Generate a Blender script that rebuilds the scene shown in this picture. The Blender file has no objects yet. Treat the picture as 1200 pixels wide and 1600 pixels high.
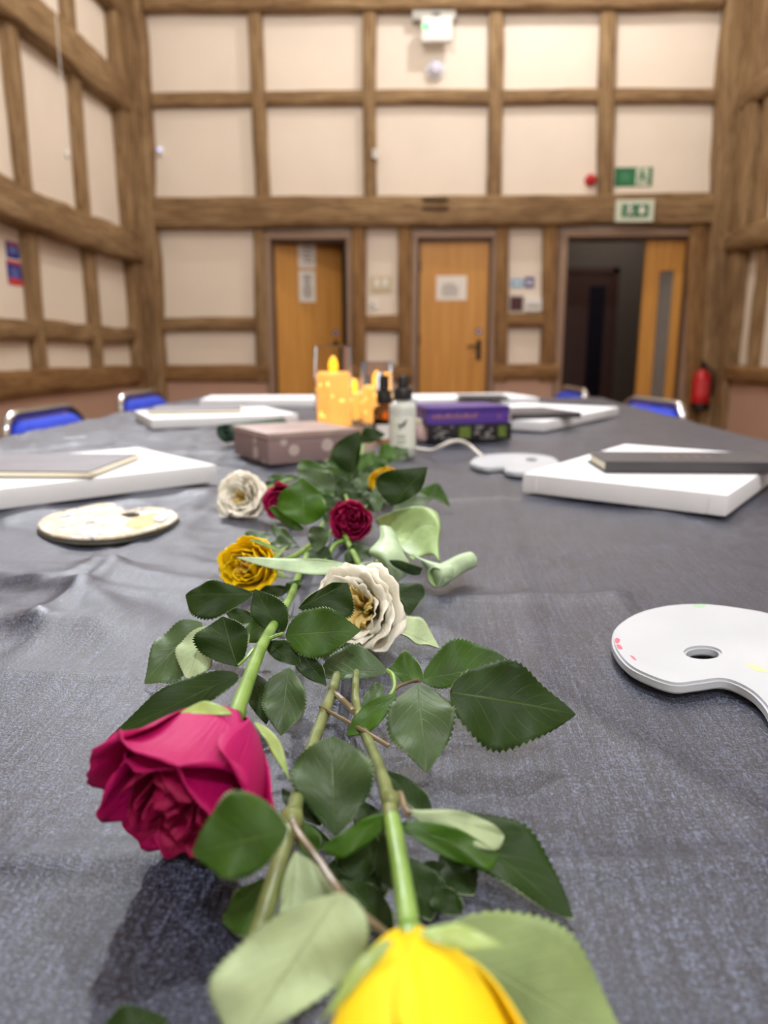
import bpy, bmesh, math, random
from mathutils import Vector, Matrix, noise
random.seed(7)
SC = bpy.context.scene
COL = SC.collection
R_ = math.radians

# ------------------------------------------------------------------ camera
TT = 0.74                       # table top height
EYE = 0.155                     # camera above the table
FPX = 1150.0
PITCH, YAW = R_(12.3), R_(3.0)
CAMP = Vector((0, 0, TT + EYE))
cam = bpy.data.cameras.new('camera')
cam_o = bpy.data.objects.new('camera', cam)
COL.objects.link(cam_o)
cam.sensor_fit = 'VERTICAL'
cam.sensor_height = 34.6
cam.lens = 34.6 * FPX / 1600.0
cam.clip_start = 0.02
cam.dof.use_dof = True
cam.dof.focus_distance = 0.325
cam.dof.aperture_fstop = cam.lens / 3.1
cam_o.location = CAMP
cam_o.rotation_euler = (math.pi / 2 - PITCH, 0, YAW)
SC.camera = cam_o
RM = cam_o.rotation_euler.to_matrix()

# ------------------------------------------------------------------ world, lamps, exposure
world = bpy.data.worlds.new('world')
SC.world = world
world.use_nodes = True
world.node_tree.nodes['Background'].inputs[0].default_value = (1.0, 0.95, 0.9, 1)
world.node_tree.nodes['Background'].inputs[1].default_value = 0.05
SC.view_settings.view_transform = 'Standard'
SC.view_settings.look = 'None'
SC.view_settings.gamma = 1.0
SC.view_settings.use_curve_mapping = False
SC.view_settings.exposure = 0.38

def lamp(name, loc, watts, radius, target=None, cone=None, blend=0.6, col=(1.0, 0.93, 0.84)):
    l = bpy.data.lights.new(name, 'SPOT' if cone else 'POINT')
    l.energy = watts
    l.shadow_soft_size = radius
    l.color = col
    if cone:
        l.spot_size = R_(cone); l.spot_blend = blend
    o = bpy.data.objects.new(name, l)
    COL.objects.link(o)
    o.location = loc
    if target is not None:
        o.rotation_euler = (Vector(target) - Vector(loc)).to_track_quat('-Z', 'Y').to_euler()
    return o

NEUTRAL, WARM = (0.95, 0.985, 1.05), (1.0, 0.975, 0.94)
lamp('spot_or_fill', (0.85, 5.85, 4.75), 88, 0.06, col=WARM)            # lamp close to the end wall
lamp('spot_or_fill', (0.40, 1.55, 3.7), 150, 0.06, (0.0, 0.45, TT), 95, 0.7, NEUTRAL)     # lamps on the beams over the table
lamp('spot_or_fill', (-1.75, 4.2, 3.5), 320, 0.06, (-0.1, 0.7, TT), 70, 0.6, NEUTRAL)
lamp('spot_or_fill', (-0.6, 3.6, 4.4), 95, 0.08, col=WARM)  # unseen fill light, added to brighten the left side
lamp('spot_or_fill', (0.6, -1.9, 3.6), 190, 0.14, col=NEUTRAL)  # unseen fill light added behind the camera, brightens faces turned this way
lamp('corridor_fill', (2.2, 8.6, 2.5), 9, 0.08, col=WARM)  # unseen weak light, added to lift the dark corridor

# ------------------------------------------------------------------ pixel rays -> places in the room
def ray(x, y):
    return RM @ Vector(((x - 600) / FPX, -(y - 800) / FPX, -1.0))
def onZ(x, y, h=0.0):
    d = ray(x, y); return CAMP + d * ((TT + h - CAMP.z) / d.z)
def onY(x, y, Y):
    d = ray(x, y); return CAMP + d * ((Y - CAMP.y) / d.y)
def onX(x, y, X):
    d = ray(x, y); return CAMP + d * ((X - CAMP.x) / d.x)
def proj(p):
    q = RM.transposed() @ (Vector(p) - CAMP)
    return 600 + FPX * q.x / -q.z, 800 - FPX * q.y / -q.z

# ------------------------------------------------------------------ materials
def lin(c):
    return tuple(((v / 255) / 12.92 if v / 255 <= 0.04045 else ((v / 255 + 0.055) / 1.055) ** 2.4) for v in c)

class NT:
    def __init__(s, name):
        s.m = bpy.data.materials.new(name); s.m.use_nodes = True
        s.t = s.m.node_tree; s.n = s.t.nodes
        s.b = s.n['Principled BSDF']; s.out = s.n['Material Output']
    def node(s, typ, **kw):
        nd = s.n.new(typ)
        for k, v in kw.items():
            if k.startswith('i_'):
                key = k[2:]
                nd.inputs[int(key) if key.isdigit() else key].default_value = v
            else: setattr(nd, k, v)
        return nd
    def link(s, a, b): s.t.links.new(a, b)
    def coords(s, kind='Object', scale=(1, 1, 1), rot=(0, 0, 0)):
        tc = s.node('ShaderNodeTexCoord'); mp = s.node('ShaderNodeMapping')
        mp.inputs['Scale'].default_value = scale; mp.inputs['Rotation'].default_value = rot
        s.link(tc.outputs[kind], mp.inputs[0]); return mp.outputs[0]
    def noise(s, vec, scale, detail=4, rough=0.55, dist=0.0):
        nd = s.node('ShaderNodeTexNoise'); nd.inputs['Scale'].default_value = scale
        nd.inputs['Detail'].default_value = detail; nd.inputs['Roughness'].default_value = rough
        nd.inputs['Distortion'].default_value = dist
        if vec is not None: s.link(vec, nd.inputs['Vector'])
        return nd.outputs['Fac']
    def ramp(s, fac, stops):
        nd = s.node('ShaderNodeValToRGB'); e = nd.color_ramp.elements
        while len(e) > 1: e.remove(e[-1])
        for i, (p, c) in enumerate(stops):
            el = e[0] if i == 0 else e.new(p)
            el.position = p; el.color = (*c, 1)
        s.link(fac, nd.inputs[0]); return nd.outputs[0]
    def math(s, op, a, b=None, clamp=False):
        nd = s.node('ShaderNodeMath', operation=op, use_clamp=clamp)
        for i, v in enumerate((a, b)):
            if v is None: continue
            if isinstance(v, (int, float)): nd.inputs[i].default_value = v
            else: s.link(v, nd.inputs[i])
        return nd.outputs[0]
    def mix(s, fac, a, b, typ='MIX'):
        nd = s.node('ShaderNodeMixRGB', blend_type=typ)
        for i, v in enumerate((fac, a, b)):
            if isinstance(v, (int, float)): nd.inputs[i].default_value = v
            elif isinstance(v, tuple): nd.inputs[i].default_value = (*v, 1)
            else: s.link(v, nd.inputs[i])
        return nd.outputs[0]
    def bump(s, h, strength=0.3, dist=0.002):
        nd = s.node('ShaderNodeBump'); nd.inputs['Strength'].default_value = strength
        nd.inputs['Distance'].default_value = dist
        s.link(h, nd.inputs['Height']); s.link(nd.outputs[0], s.b.inputs['Normal']); return nd
    def color(s, c):
        if isinstance(c, tuple): s.b.inputs['Base Color'].default_value = (*c, 1)
        else: s.link(c, s.b.inputs['Base Color'])
    def set(s, **kw):
        for k, v in kw.items():
            s.b.inputs[k.replace('_', ' ')].default_value = v
        return s

def plain(name, rgb, rough=0.5, metal=0.0, var=0.08, scale=12, bump=0.0, **kw):
    n = NT(name); c = lin(rgb)
    f = n.noise(n.coords('Object'), scale, 4)
    lo = tuple(max(0, v * (1 - var)) for v in c); hi = tuple(min(1, v * (1 + var)) for v in c)
    n.color(n.ramp(f, [(0.3, lo), (0.7, hi)]))
    n.set(Roughness=rough, Metallic=metal)
    if bump: n.bump(n.noise(n.coords('Object'), scale * 8, 3), bump, 0.002)
    for k, v in kw.items(): n.b.inputs[k.replace('_', ' ')].default_value = v
    return n.m

def timber_mat(name, lo, mid, hi):
    n = NT(name)
    g = n.noise(n.coords('Object', (1.3, 16, 16)), 3.0, 6, 0.65, 0.6)
    big = n.noise(n.coords('Object', (1, 2, 2)), 1.7, 4)
    crack = n.noise(n.coords('Object', (0.8, 22, 22)), 2.2, 5, 0.7, 1.2)
    c = n.ramp(g, [(0.25, lin(lo)), (0.5, lin(mid)), (0.78, lin(hi))])
    c = n.mix(n.math('MULTIPLY', n.ramp(big, [(0.35, (0, 0, 0)), (0.65, (1, 1, 1))]), 0.5), c, n.mix(1.0, c, lin((168, 142, 112)), 'MULTIPLY'))
    c = n.mix(n.ramp(crack, [(0.28, (1, 1, 1)), (0.36, (0, 0, 0))]), c, lin((58, 38, 22)))
    n.color(c); n.set(Roughness=0.75)
    n.bump(n.math('ADD', g, crack), 0.5, 0.01)
    return n.m

M = {}
M['timber'] = timber_mat('aged_oak_timber', (84, 62, 38), (146, 117, 80), (196, 170, 130))
M['timber_warm'] = timber_mat('brown_oak_timber', (80, 54, 28), (142, 106, 64), (178, 142, 94))
M['plaster'] = plain('cream_plaster', (233, 222, 209), 0.9, var=0.03, scale=2.5, bump=0.08)
M['plinth'] = plain('pink_beige_paint', (190, 156, 138), 0.85, var=0.03, scale=3)
M['ceiling'] = plain('white_ceiling_paint', (226, 216, 200), 0.9, var=0.02, scale=2)
M['floor'] = plain('brown_floor', (120, 92, 70), 0.5, var=0.15, scale=4)
M['frame_paint'] = plain('taupe_frame_paint', (150, 124, 104), 0.5, var=0.05)
M['dark_frame'] = plain('dark_frame_stain', (92, 66, 52), 0.5, var=0.1)
M['corridor'] = plain('dim_corridor_paint', (120, 108, 98), 0.8, var=0.04)
M['brown_door'] = plain('dark_brown_door', (84, 50, 40), 0.5, var=0.1)
M['black'] = plain('black_plastic', (22, 22, 24), 0.4, var=0.1)
M['black_metal'] = plain('black_iron', (30, 26, 22), 0.45, 0.4, var=0.1)
M['white'] = plain('white_plastic', (232, 232, 230), 0.4, var=0.02)
M['grey'] = plain('grey_plastic', (170, 168, 162), 0.5, var=0.03)
M['paper'] = plain('white_paper', (236, 232, 226), 0.8, var=0.02)
M['ink'] = plain('grey_print', (120, 118, 118), 0.8, var=0.05)
M['cream_plate'] = plain('cream_plate', (206, 192, 160), 0.5, var=0.04)
M['green_sign'] = plain('green_sign', (20, 110, 66), 0.45, var=0.04)
M['pale_sign'] = plain('pale_sign_print', (205, 214, 196), 0.5, var=0.02)
M['blue_sign'] = plain('blue_sign', (34, 50, 140), 0.5, var=0.04)
M['cyan_sign'] = plain('pale_blue_sign', (120, 180, 220), 0.5, var=0.04)
M['red'] = plain('red_enamel', (190, 20, 28), 0.3, var=0.05)
M['red_sign'] = plain('red_sign', (206, 62, 66), 0.5, var=0.04)
M['maroon'] = plain('maroon_sign', (70, 22, 30), 0.5, var=0.04)
M['chrome'] = plain('chrome_tube', (176, 176, 180), 0.14, 1.0, var=0.02)
M['blue_fabric'] = plain('royal_blue_fabric', (22, 56, 190), 0.85, var=0.12, scale=60, bump=0.3)
M['canvas'] = None
M['table'] = plain('table_laminate', (160, 130, 100), 0.5)
M['notebook'] = plain('charcoal_cover', (62, 60, 64), 0.55, var=0.08, scale=20, bump=0.1)
M['notebook_grey'] = plain('worn_grey_cover', (112, 108, 114), 0.6, var=0.12, scale=20, bump=0.1)
M['pages'] = plain('cream_pages', (232, 224, 200), 0.8, var=0.03)
M['purple'] = None

def door_mat():
    n = NT('oak_veneer')
    f = n.noise(n.coords('Object', (14, 14, 0.6)), 2.0, 5, 0.6, 0.4)
    n.color(n.ramp(f, [(0.3, lin((186, 128, 52))), (0.7, lin((214, 158, 78)))]))
    n.set(Roughness=0.45); return n.m
M['door'] = door_mat()

def canvas_mat():
    n = NT('white_primed_canvas')
    v = n.coords('Object')
    w1 = n.noise(n.coords('Object', (1, 900, 900)), 1.0, 1); w2 = n.noise(n.coords('Object', (900, 1, 900)), 1.0, 1)
    f = n.noise(v, 9, 3)
    n.color(n.ramp(f, [(0.3, lin((220, 223, 227))), (0.7, lin((230, 233, 237)))]))
    n.set(Roughness=0.75); n.bump(n.math('ADD', w1, w2), 0.12, 0.0004); return n.m
M['canvas'] = canvas_mat()

def cloth_mat():
    n = NT('charcoal_slub_cloth')
    weft = n.noise(n.coords('Object', (620, 2500, 620)), 1.0, 2, 0.6)
    warp = n.noise(n.coords('Object', (2500, 520, 520)), 1.0, 2, 0.6)
    slub = n.noise(n.coords('Object', (520, 22, 22)), 1.0, 2, 0.6)
    slub2 = n.noise(n.coords('Object', (22, 520, 22)), 1.0, 2, 0.6)
    patch = n.noise(n.coords('Object'), 7, 3)
    s = n.math('ADD', n.math('MULTIPLY', weft, 0.40), n.math('MULTIPLY', warp, 0.36))
    s = n.math('ADD', s, n.math('MULTIPLY', n.math('ADD', n.math('MULTIPLY', slub, 1.35), n.math('MULTIPLY', slub2, 0.65)), 0.12))
    c = n.ramp(s, [(0.38, lin((7, 8, 13))), (0.50, lin((36, 39, 52))), (0.62, lin((112, 122, 150)))])
    c = n.mix(n.math('MULTIPLY', patch, 0.3), c, lin((48, 51, 62)))
    n.color(c)
    n.set(Roughness=0.33)
    n.b.inputs['Specular IOR Level'].default_value = 0.5
    n.b.inputs['Sheen Weight'].default_value = 0.06
    n.b.inputs['Sheen Roughness'].default_value = 0.4
    n.bump(s, 0.6, 0.0009)
    return n.m
M['cloth'] = cloth_mat()

def leaf_mat(name, base, vein, rough, vein_amt=0.5, trans=(90, 150, 30), tfac=0.22, spec=0.45):
    n = NT(name)
    uv = n.node('ShaderNodeTexCoord').outputs['UV']
    sp = n.node('ShaderNodeSeparateXYZ'); n.link(uv, sp.inputs[0])
    u = n.math('ABSOLUTE', n.math('SUBTRACT', n.math('MULTIPLY', sp.outputs[0], 2.0), 1.0))
    v = sp.outputs[1]
    mid = n.math('SUBTRACT', 1.0, n.math('MULTIPLY', u, 26.0), clamp=True)
    ph = n.math('FRACT', n.math('SUBTRACT', n.math('MULTIPLY', v, 8.0), n.math('MULTIPLY', u, 2.6)))
    dv = n.math('ABSOLUTE', n.math('SUBTRACT', ph, 0.5))
    lat = n.math('SUBTRACT', 1.0, n.math('MULTIPLY', dv, 13.0), clamp=True)
    lat = n.math('MULTIPLY', lat, n.math('SUBTRACT', 1.0, n.math('MULTIPLY', u, 0.8), clamp=True))
    ven = n.math('MAXIMUM', mid, n.math('MULTIPLY', lat, 0.55))
    net = n.noise(n.coords('Object'), 900, 2)
    mot = n.noise(n.coords('Object'), 60, 4)
    b = lin(base)
    c = n.ramp(mot, [(0.3, tuple(x * 0.78 for x in b)), (0.7, tuple(x * 1.22 for x in b))])
    c = n.mix(n.math('MULTIPLY', ven, vein_amt), c, lin(vein))
    n.color(c); n.set(Roughness=rough)
    n.b.inputs['Specular IOR Level'].default_value = spec
    hgt = n.math('ADD', n.math('MULTIPLY', ven, -0.6), n.math('MULTIPLY', net, 0.25))
    n.bump(hgt, 0.45, 0.0007)
    tr = n.node('ShaderNodeBsdfTranslucent'); tr.inputs[0].default_value = (*lin(trans), 1)
    ms = n.node('ShaderNodeMixShader'); ms.inputs[0].default_value = tfac
    n.link(n.b.outputs[0], ms.inputs[1]); n.link(tr.outputs[0], ms.inputs[2])
    n.link(ms.outputs[0], n.out.inputs[0])
    return n.m
M['leaf'] = leaf_mat('rose_leaf_upper', (32, 54, 12), (90, 114, 50), 0.5, 0.45, tfac=0.10, spec=0.2)
M['leaf_mid'] = leaf_mat('rose_leaf_green', (52, 82, 22), (110, 136, 68), 0.5, 0.4, tfac=0.12, spec=0.22)
M['leaf_backlit'] = leaf_mat('rose_leaf_backlit', (68, 108, 22), (112, 152, 52), 0.45, 0.3, (110, 170, 30), 0.3)  # brighter leaf green, glow of backlit leaves partly put into its colour
M['leaf_grey'] = leaf_mat('rose_leaf_blue_green', (62, 86, 46), (124, 146, 100), 0.46, 0.4, tfac=0.10, spec=0.4)
M['under'] = leaf_mat('rose_leaf_underside', (164, 182, 140), (122, 136, 88), 0.6, 0.5, (150, 176, 100), 0.08, 0.3)
M['under_olive'] = leaf_mat('rose_leaf_olive_underside', (126, 146, 92), (158, 174, 118), 0.6, 0.4, (130, 160, 80), 0.08, 0.3)
M['tulip'] = leaf_mat('tulip_leaf_upper', (178, 204, 166), (186, 210, 176), 0.42, 0.15, (170, 204, 130), 0.08)
M['tulip_young'] = leaf_mat('tulip_leaf_inner', (164, 194, 130), (178, 206, 150), 0.42, 0.15, (160, 196, 90), 0.12)

def stem_mat(name, a, b, c):
    n = NT(name)
    f = n.noise(n.coords('Object', (1, 1, 1)), 70, 4)
    n.color(n.ramp(f, [(0.25, lin(a)), (0.5, lin(b)), (0.78, lin(c))]))
    n.set(Roughness=0.35); n.bump(n.noise(n.coords('Object'), 500, 2), 0.15, 0.0006)
    return n.m
M['stem'] = stem_mat('green_stem', (78, 112, 40), (116, 152, 62), (150, 182, 92))
M['stem_bright'] = stem_mat('lime_stem', (94, 128, 50), (122, 156, 70), (150, 180, 104))
M['stem_olive'] = stem_mat('olive_stem', (76, 84, 44), (112, 122, 70), (140, 146, 96))
M['twig'] = stem_mat('brown_twig', (88, 74, 52), (118, 102, 74), (138, 124, 90))
M['sepal'] = stem_mat('pale_sepal', (110, 140, 60), (146, 170, 92), (170, 190, 120))

def petal_mat(name, base, tip, trans, tfac=0.22, rough=0.55, streak=0.25):
    n = NT(name)
    uv = n.node('ShaderNodeTexCoord').outputs['UV']
    sp = n.node('ShaderNodeSeparateXYZ'); n.link(uv, sp.inputs[0])
    mp = n.node('ShaderNodeMapping'); mp.inputs['Scale'].default_value = (34, 2.2, 1); n.link(uv, mp.inputs[0])
    st = n.noise(mp.outputs[0], 1.0, 3)
    c = n.ramp(sp.outputs[1], [(0.0, lin(base)), (0.75, lin(tip))])
    c = n.mix(n.math('MULTIPLY', st, streak), c, n.mix(1.0, c, c, 'MULTIPLY'))
    n.color(c); n.set(Roughness=rough)
    n.b.inputs['Specular IOR Level'].default_value = 0.3
    n.bump(st, 0.5, 0.001)
    tr = n.node('ShaderNodeBsdfTranslucent'); tr.inputs[0].default_value = (*lin(trans), 1)
    ms = n.node('ShaderNodeMixShader'); ms.inputs[0].default_value = tfac
    n.link(n.b.outputs[0], ms.inputs[1]); n.link(tr.outputs[0], ms.inputs[2])
    n.link(ms.outputs[0], n.out.inputs[0])
    return n.m
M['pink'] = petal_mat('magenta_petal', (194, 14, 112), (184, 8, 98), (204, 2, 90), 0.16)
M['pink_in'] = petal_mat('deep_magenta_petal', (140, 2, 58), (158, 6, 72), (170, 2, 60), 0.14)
M['crimson'] = petal_mat('crimson_petal', (160, 8, 66), (190, 24, 96), (180, 6, 60), 0.14)
M['yellow'] = petal_mat('yellow_petal', (255, 226, 20), (255, 222, 16), (255, 214, 0), 0.2, streak=0.05)
M['amber'] = petal_mat('amber_petal', (255, 212, 60), (255, 230, 96), (255, 218, 40), 0.5, streak=0.0)
M['ivory'] = petal_mat('ivory_petal', (253, 240, 190), (255, 252, 238), (255, 250, 228), 0.15, streak=0.0)
M['gold'] = petal_mat('golden_centre_petal', (248, 214, 100), (253, 234, 160), (254, 226, 120), 0.3, streak=0.1)

def glass_mat(name, rgb, rough=0.02, ior=1.3):
    n = NT(name)
    f = n.noise(n.coords('Object'), 20, 2)
    n.color(n.ramp(f, [(0.3, rgb), (0.7, tuple(min(1, v * 1.03) for v in rgb))]))
    n.set(Roughness=rough, IOR=ior)
    n.b.inputs['Transmission Weight'].default_value = 1.0
    return n.m
M['glass'] = glass_mat('clear_glass', (0.97, 0.97, 0.96), 0.02, 1.12)
M['amber_glass'] = glass_mat('amber_glass', (0.55, 0.20, 0.03), 0.04)
M['frost'] = plain('frosted_bottle', (222, 228, 220), 0.35, var=0.02, Transmission_Weight=0.25)
M['liquid'] = plain('milky_plastic', (206, 214, 202), 0.4, var=0.03)
M['label'] = plain('bottle_label', (226, 230, 218), 0.6, var=0.02)
M['bird'] = plain('dark_label_print', (92, 106, 104), 0.6, var=0.1)

def emit_mat(name, rgb, strength):
    n = NT(name)
    f = n.noise(n.coords('Object'), 14, 3)
    c = n.ramp(f, [(0.3, tuple(v * 0.8 for v in rgb)), (0.7, rgb)])
    n.color(c); n.link(c, n.b.inputs['Emission Color']); n.b.inputs['Emission Strength'].default_value = strength
    return n.m
M['wax'] = emit_mat('glowing_amber_wax', (1.0, 0.47, 0.10), 0.75)
M['flame'] = emit_mat('led_flame', (1.0, 0.46, 0.02), 1.6)
M['bulb'] = emit_mat('fairy_bulb', (1.0, 0.60, 0.14), 1.9)
M['led_green'] = emit_mat('green_indicator', (0.12, 1.0, 0.22), 1.6)
M['led_blue'] = emit_mat('blue_indicator', (0.5, 0.55, 1.0), 1.5)

def spotted(name, base, spot, scale, thr, rough=0.5):
    n = NT(name)
    vo = n.node('ShaderNodeTexVoronoi'); vo.inputs['Scale'].default_value = scale
    n.link(n.coords('Object'), vo.inputs['Vector'])
    f = n.ramp(vo.outputs['Distance'], [(thr * 0.7, (1, 1, 1)), (thr, (0, 0, 0))])
    n.color(n.mix(f, lin(base), lin(spot))); n.set(Roughness=rough); return n.m
M['mauve'] = spotted('dotted_mauve_card', (140, 118, 118), (182, 166, 164), 30, 0.22)
M['purple'] = spotted('purple_card', (88, 60, 150), (134, 84, 150), 40, 0.25, 0.35)
M['purple_dark'] = plain('deep_purple_card', (70, 44, 132), 0.35, var=0.12, scale=50)
M['blackcard'] = plain('black_card', (26, 26, 30), 0.35, var=0.2, scale=40)
M['cardprint'] = plain('grey_card_print', (150, 148, 146), 0.5, var=0.3, scale=200)
M['olive_print'] = plain('olive_card_print', (96, 116, 44), 0.5, var=0.3, scale=120)
M['gold_print'] = plain('copper_card_print', (160, 110, 120), 0.4, var=0.3, scale=120)
M['green_roll'] = plain('dark_green_cloth', (46, 74, 58), 0.7, var=0.2, scale=40, bump=0.3)
M['pink_pot'] = plain('pale_pink_ceramic', (214, 186, 180), 0.5, var=0.05)
M['cable'] = plain('white_cable', (206, 202, 192), 0.5, var=0.03)

def palette_mats():
    n = NT('white_palette_plastic')
    v = n.coords('Object')
    f = n.noise(v, 14, 3)
    c = n.ramp(f, [(0.3, lin((178, 183, 190))), (0.7, lin((190, 195, 201)))])
    n.color(c); n.set(Roughness=0.35); M['palette'] = n.m
    n = NT('paint_crusted_palette')
    v = n.coords('Object')
    a = n.noise(v, 34, 5, 0.65, 0.8); b = n.noise(v, 60, 4, 0.6, 0.5)
    c = n.ramp(a, [(0.34, lin((232, 222, 216))), (0.44, lin((226, 208, 170))), (0.52, lin((218, 204, 178))), (0.58, lin((236, 226, 204))), (0.68, lin((200, 200, 204)))])
    c = n.mix(n.ramp(b, [(0.58, (0, 0, 0)), (0.63, (1, 1, 1))]), c, lin((134, 136, 146)))
    n.color(c); n.set(Roughness=0.25); n.bump(n.math('ADD', a, b), 0.6, 0.004); M['palette_paint'] = n.m
    M['palette_edge'] = plain('dark_palette_edge', (96, 98, 88), 0.35, var=0.2, scale=60)
    M['smear_red'] = plain('pink_paint_smear', (226, 96, 116), 0.4, var=0.12, scale=120)
    M['smear_green'] = plain('green_paint_smear', (160, 196, 164), 0.4, var=0.04, scale=120)
    M['smear_yellow'] = plain('yellow_paint_smear', (196, 198, 160), 0.4, var=0.03, scale=120)
palette_mats()

# ------------------------------------------------------------------ object helpers
def wloc(o):
    v = Vector((0, 0, 0))
    while o is not None:
        v += o.location; o = o.parent
    return v
def tag(o, label=None, cat=None, group=None, kind=None):
    if label: o['label'] = label
    if cat: o['category'] = cat
    if group: o['group'] = group
    if kind: o['kind'] = kind
    return o
def thing(name, loc, label, cat, group=None, kind=None):
    o = bpy.data.objects.new(name, None); COL.objects.link(o)
    o.location = loc; o.empty_display_size = 0.03
    return tag(o, label, cat, group, kind)

class MB:
    """collects shapes in world coordinates, then links them as one mesh object"""
    def __init__(s): s.v = []; s.f = []; s.mi = []; s.uv = {}
    def add(s, vs, fs, mi=0):
        b = len(s.v); s.v += [Vector(p) for p in vs]
        for f in fs: s.f.append(tuple(b + i for i in f)); s.mi.append(mi)
        return s
    def box(s, lo, hi, mi=0, bev=0.0, mat=None):
        x0, y0, z0 = lo; x1, y1, z1 = hi
        bm = bmesh.new()
        bmesh.ops.create_cube(bm, size=1.0)
        for v in bm.verts:
            v.co = Vector(((x0 + x1) / 2 + v.co.x * (x1 - x0), (y0 + y1) / 2 + v.co.y * (y1 - y0), (z0 + z1) / 2 + v.co.z * (z1 - z0)))
        if bev > 0:
            bmesh.ops.bevel(bm, geom=bm.edges[:], offset=bev, segments=2, affect='EDGES', profile=0.6)
        return s.bm(bm, mi, mat)
    def bm(s, bm, mi=0, mat=None):
        bm.verts.index_update()
        vs = [(mat @ v.co) if mat else v.co.copy() for v in bm.verts]
        s.add(vs, [[v.index for v in f.verts] for f in bm.faces], mi); bm.free(); return s
    def tube(s, pts, rad, n=8, mi=0, caps=True):
        pts = [Vector(p) for p in pts]
        rs = rad if isinstance(rad, (list, tuple)) else [rad] * len(pts)
        base = len(s.v); up = Vector((0, 0, 1)); prev = None
        for i, p in enumerate(pts):
            t = (pts[min(i + 1, len(pts) - 1)] - pts[max(i - 1, 0)]).normalized()
            if prev is None:
                a = t.cross(up)
                if a.length < 1e-3: a = t.cross(Vector((1, 0, 0)))
            else:
                a = prev - t * prev.dot(t)
            a.normalize(); prev = a; b = t.cross(a)
            for k in range(n):
                th = 2 * math.pi * k / n
                s.v.append(p + (a * math.cos(th) + b * math.sin(th)) * rs[i])
        for i in range(len(pts) - 1):
            for k in range(n):
                k2 = (k + 1) % n
                s.f.append((base + i * n + k, base + i * n + k2, base + (i + 1) * n + k2, base + (i + 1) * n + k)); s.mi.append(mi)
        if caps:
            s.f.append(tuple(base + k for k in range(n))[::-1]); s.mi.append(mi)
            e = base + (len(pts) - 1) * n
            s.f.append(tuple(e + k for k in range(n))); s.mi.append(mi)
        return s
    def lathe(s, prof, c, n=24, mi=0, mat=None):
        base = len(s.v); c = Vector(c)
        for (r, z) in prof:
            for k in range(n):
                th = 2 * math.pi * k / n
                p = Vector((r * math.cos(th), r * math.sin(th), z))
                s.v.append((mat @ p if mat else p) + c)
        for i in range(len(prof) - 1):
            for k in range(n):
                k2 = (k + 1) % n
                s.f.append((base + i * n + k, base + i * n + k2, base + (i + 1) * n + k2, base + (i + 1) * n + k)); s.mi.append(mi)
        if prof[0][0] > 1e-6: s.f.append(tuple(base + k for k in range(n))[::-1]); s.mi.append(mi)
        if prof[-1][0] > 1e-6:
            e = base + (len(prof) - 1) * n
            s.f.append(tuple(e + k for k in range(n))); s.mi.append(mi)
        return s
    def build(s, name, mats, parent=None, smooth=False, loc=None, angle=None):
        me = bpy.data.meshes.new(name)
        o = bpy.data.objects.new(name, me); COL.objects.link(o)
        if parent is not None:
            o.parent = parent; org = wloc(parent)
        else:
            org = Vector(loc) if loc is not None else Vector((0, 0, 0)); o.location = org
        me.from_pydata([tuple(v - org) for v in s.v], [], s.f)
        for m in (mats if isinstance(mats, (list, tuple)) else [mats]): me.materials.append(m)
        me.polygons.foreach_set('material_index', s.mi)
        if smooth:
            if angle: me.shade_smooth(); me.set_sharp_from_angle(angle=R_(angle))
            else: me.polygons.foreach_set('use_smooth', [True] * len(me.polygons))
        me.update()
        return o

def crom(pts, n):
    """Catmull-Rom through points (tuples of any size), n samples per span"""
    P = [pts[0]] + list(pts) + [pts[-1]]; out = []
    for i in range(1, len(P) - 2):
        for k in range(n):
            t = k / n
            out.append(tuple(0.5 * (2 * b + (c - a) * t + (2 * a - 5 * b + 4 * c - d) * t * t + (3 * b - a - 3 * c + d) * t ** 3)
                             for a, b, c, d in zip(P[i - 1], P[i], P[i + 1], P[i + 2])))
    out.append(tuple(pts[-1])); return out

def crom_closed(pts, n):
    m = len(pts); out = []
    for i in range(m):
        a, b, c, d = pts[i - 1], pts[i], pts[(i + 1) % m], pts[(i + 2) % m]
        for k in range(n):
            t = k / n
            out.append(tuple(0.5 * (2 * q + (r - p) * t + (2 * p - 5 * q + 4 * r - w) * t * t + (3 * q - p - 3 * r + w) * t ** 3)
                             for p, q, r, w in zip(a, b, c, d)))
    return out

# ================================================================== THE ROOM
YB = 7.10                                # end wall plaster face
PY = YB - 0.07                           # face of its timbers
XL = onY(222, 550, YB).x
XR = onY(1128, 550, YB).x
ZC = 5.6; YF = -3.6
def bx(x): return onY(x, 460, YB).x
def bz(y): return onY(690, y, YB).z

def simple(name, lo, hi, mat, kind='structure', parent=None, bev=0):
    c = (Vector(lo) + Vector(hi)) / 2
    return tag(MB().box(lo, hi, 0, bev).build(name, mat, parent, loc=c), kind=kind if parent is None else None)

simple('floor', (XL - 0.3, YF - 0.2, -0.1), (XR + 0.3, YB + 3.2, 0.0), M['floor'])
simple('ceiling', (XL - 0.3, YF - 0.2, ZC), (XR + 0.3, YB + 0.3, ZC + 0.1), M['ceiling'])
wall_front = simple('wall_front', (XL - 0.3, YF - 0.2, 0), (XR + 0.3, YF, ZC), M['plaster'])
wall_left = simple('wall_left', (XL - 0.25, YF, 0), (XL, YB, ZC), M['plaster'])
wall_right = simple('wall_right', (XR, YF, 0), (XR + 0.25, YB, ZC), M['plaster'])

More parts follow.
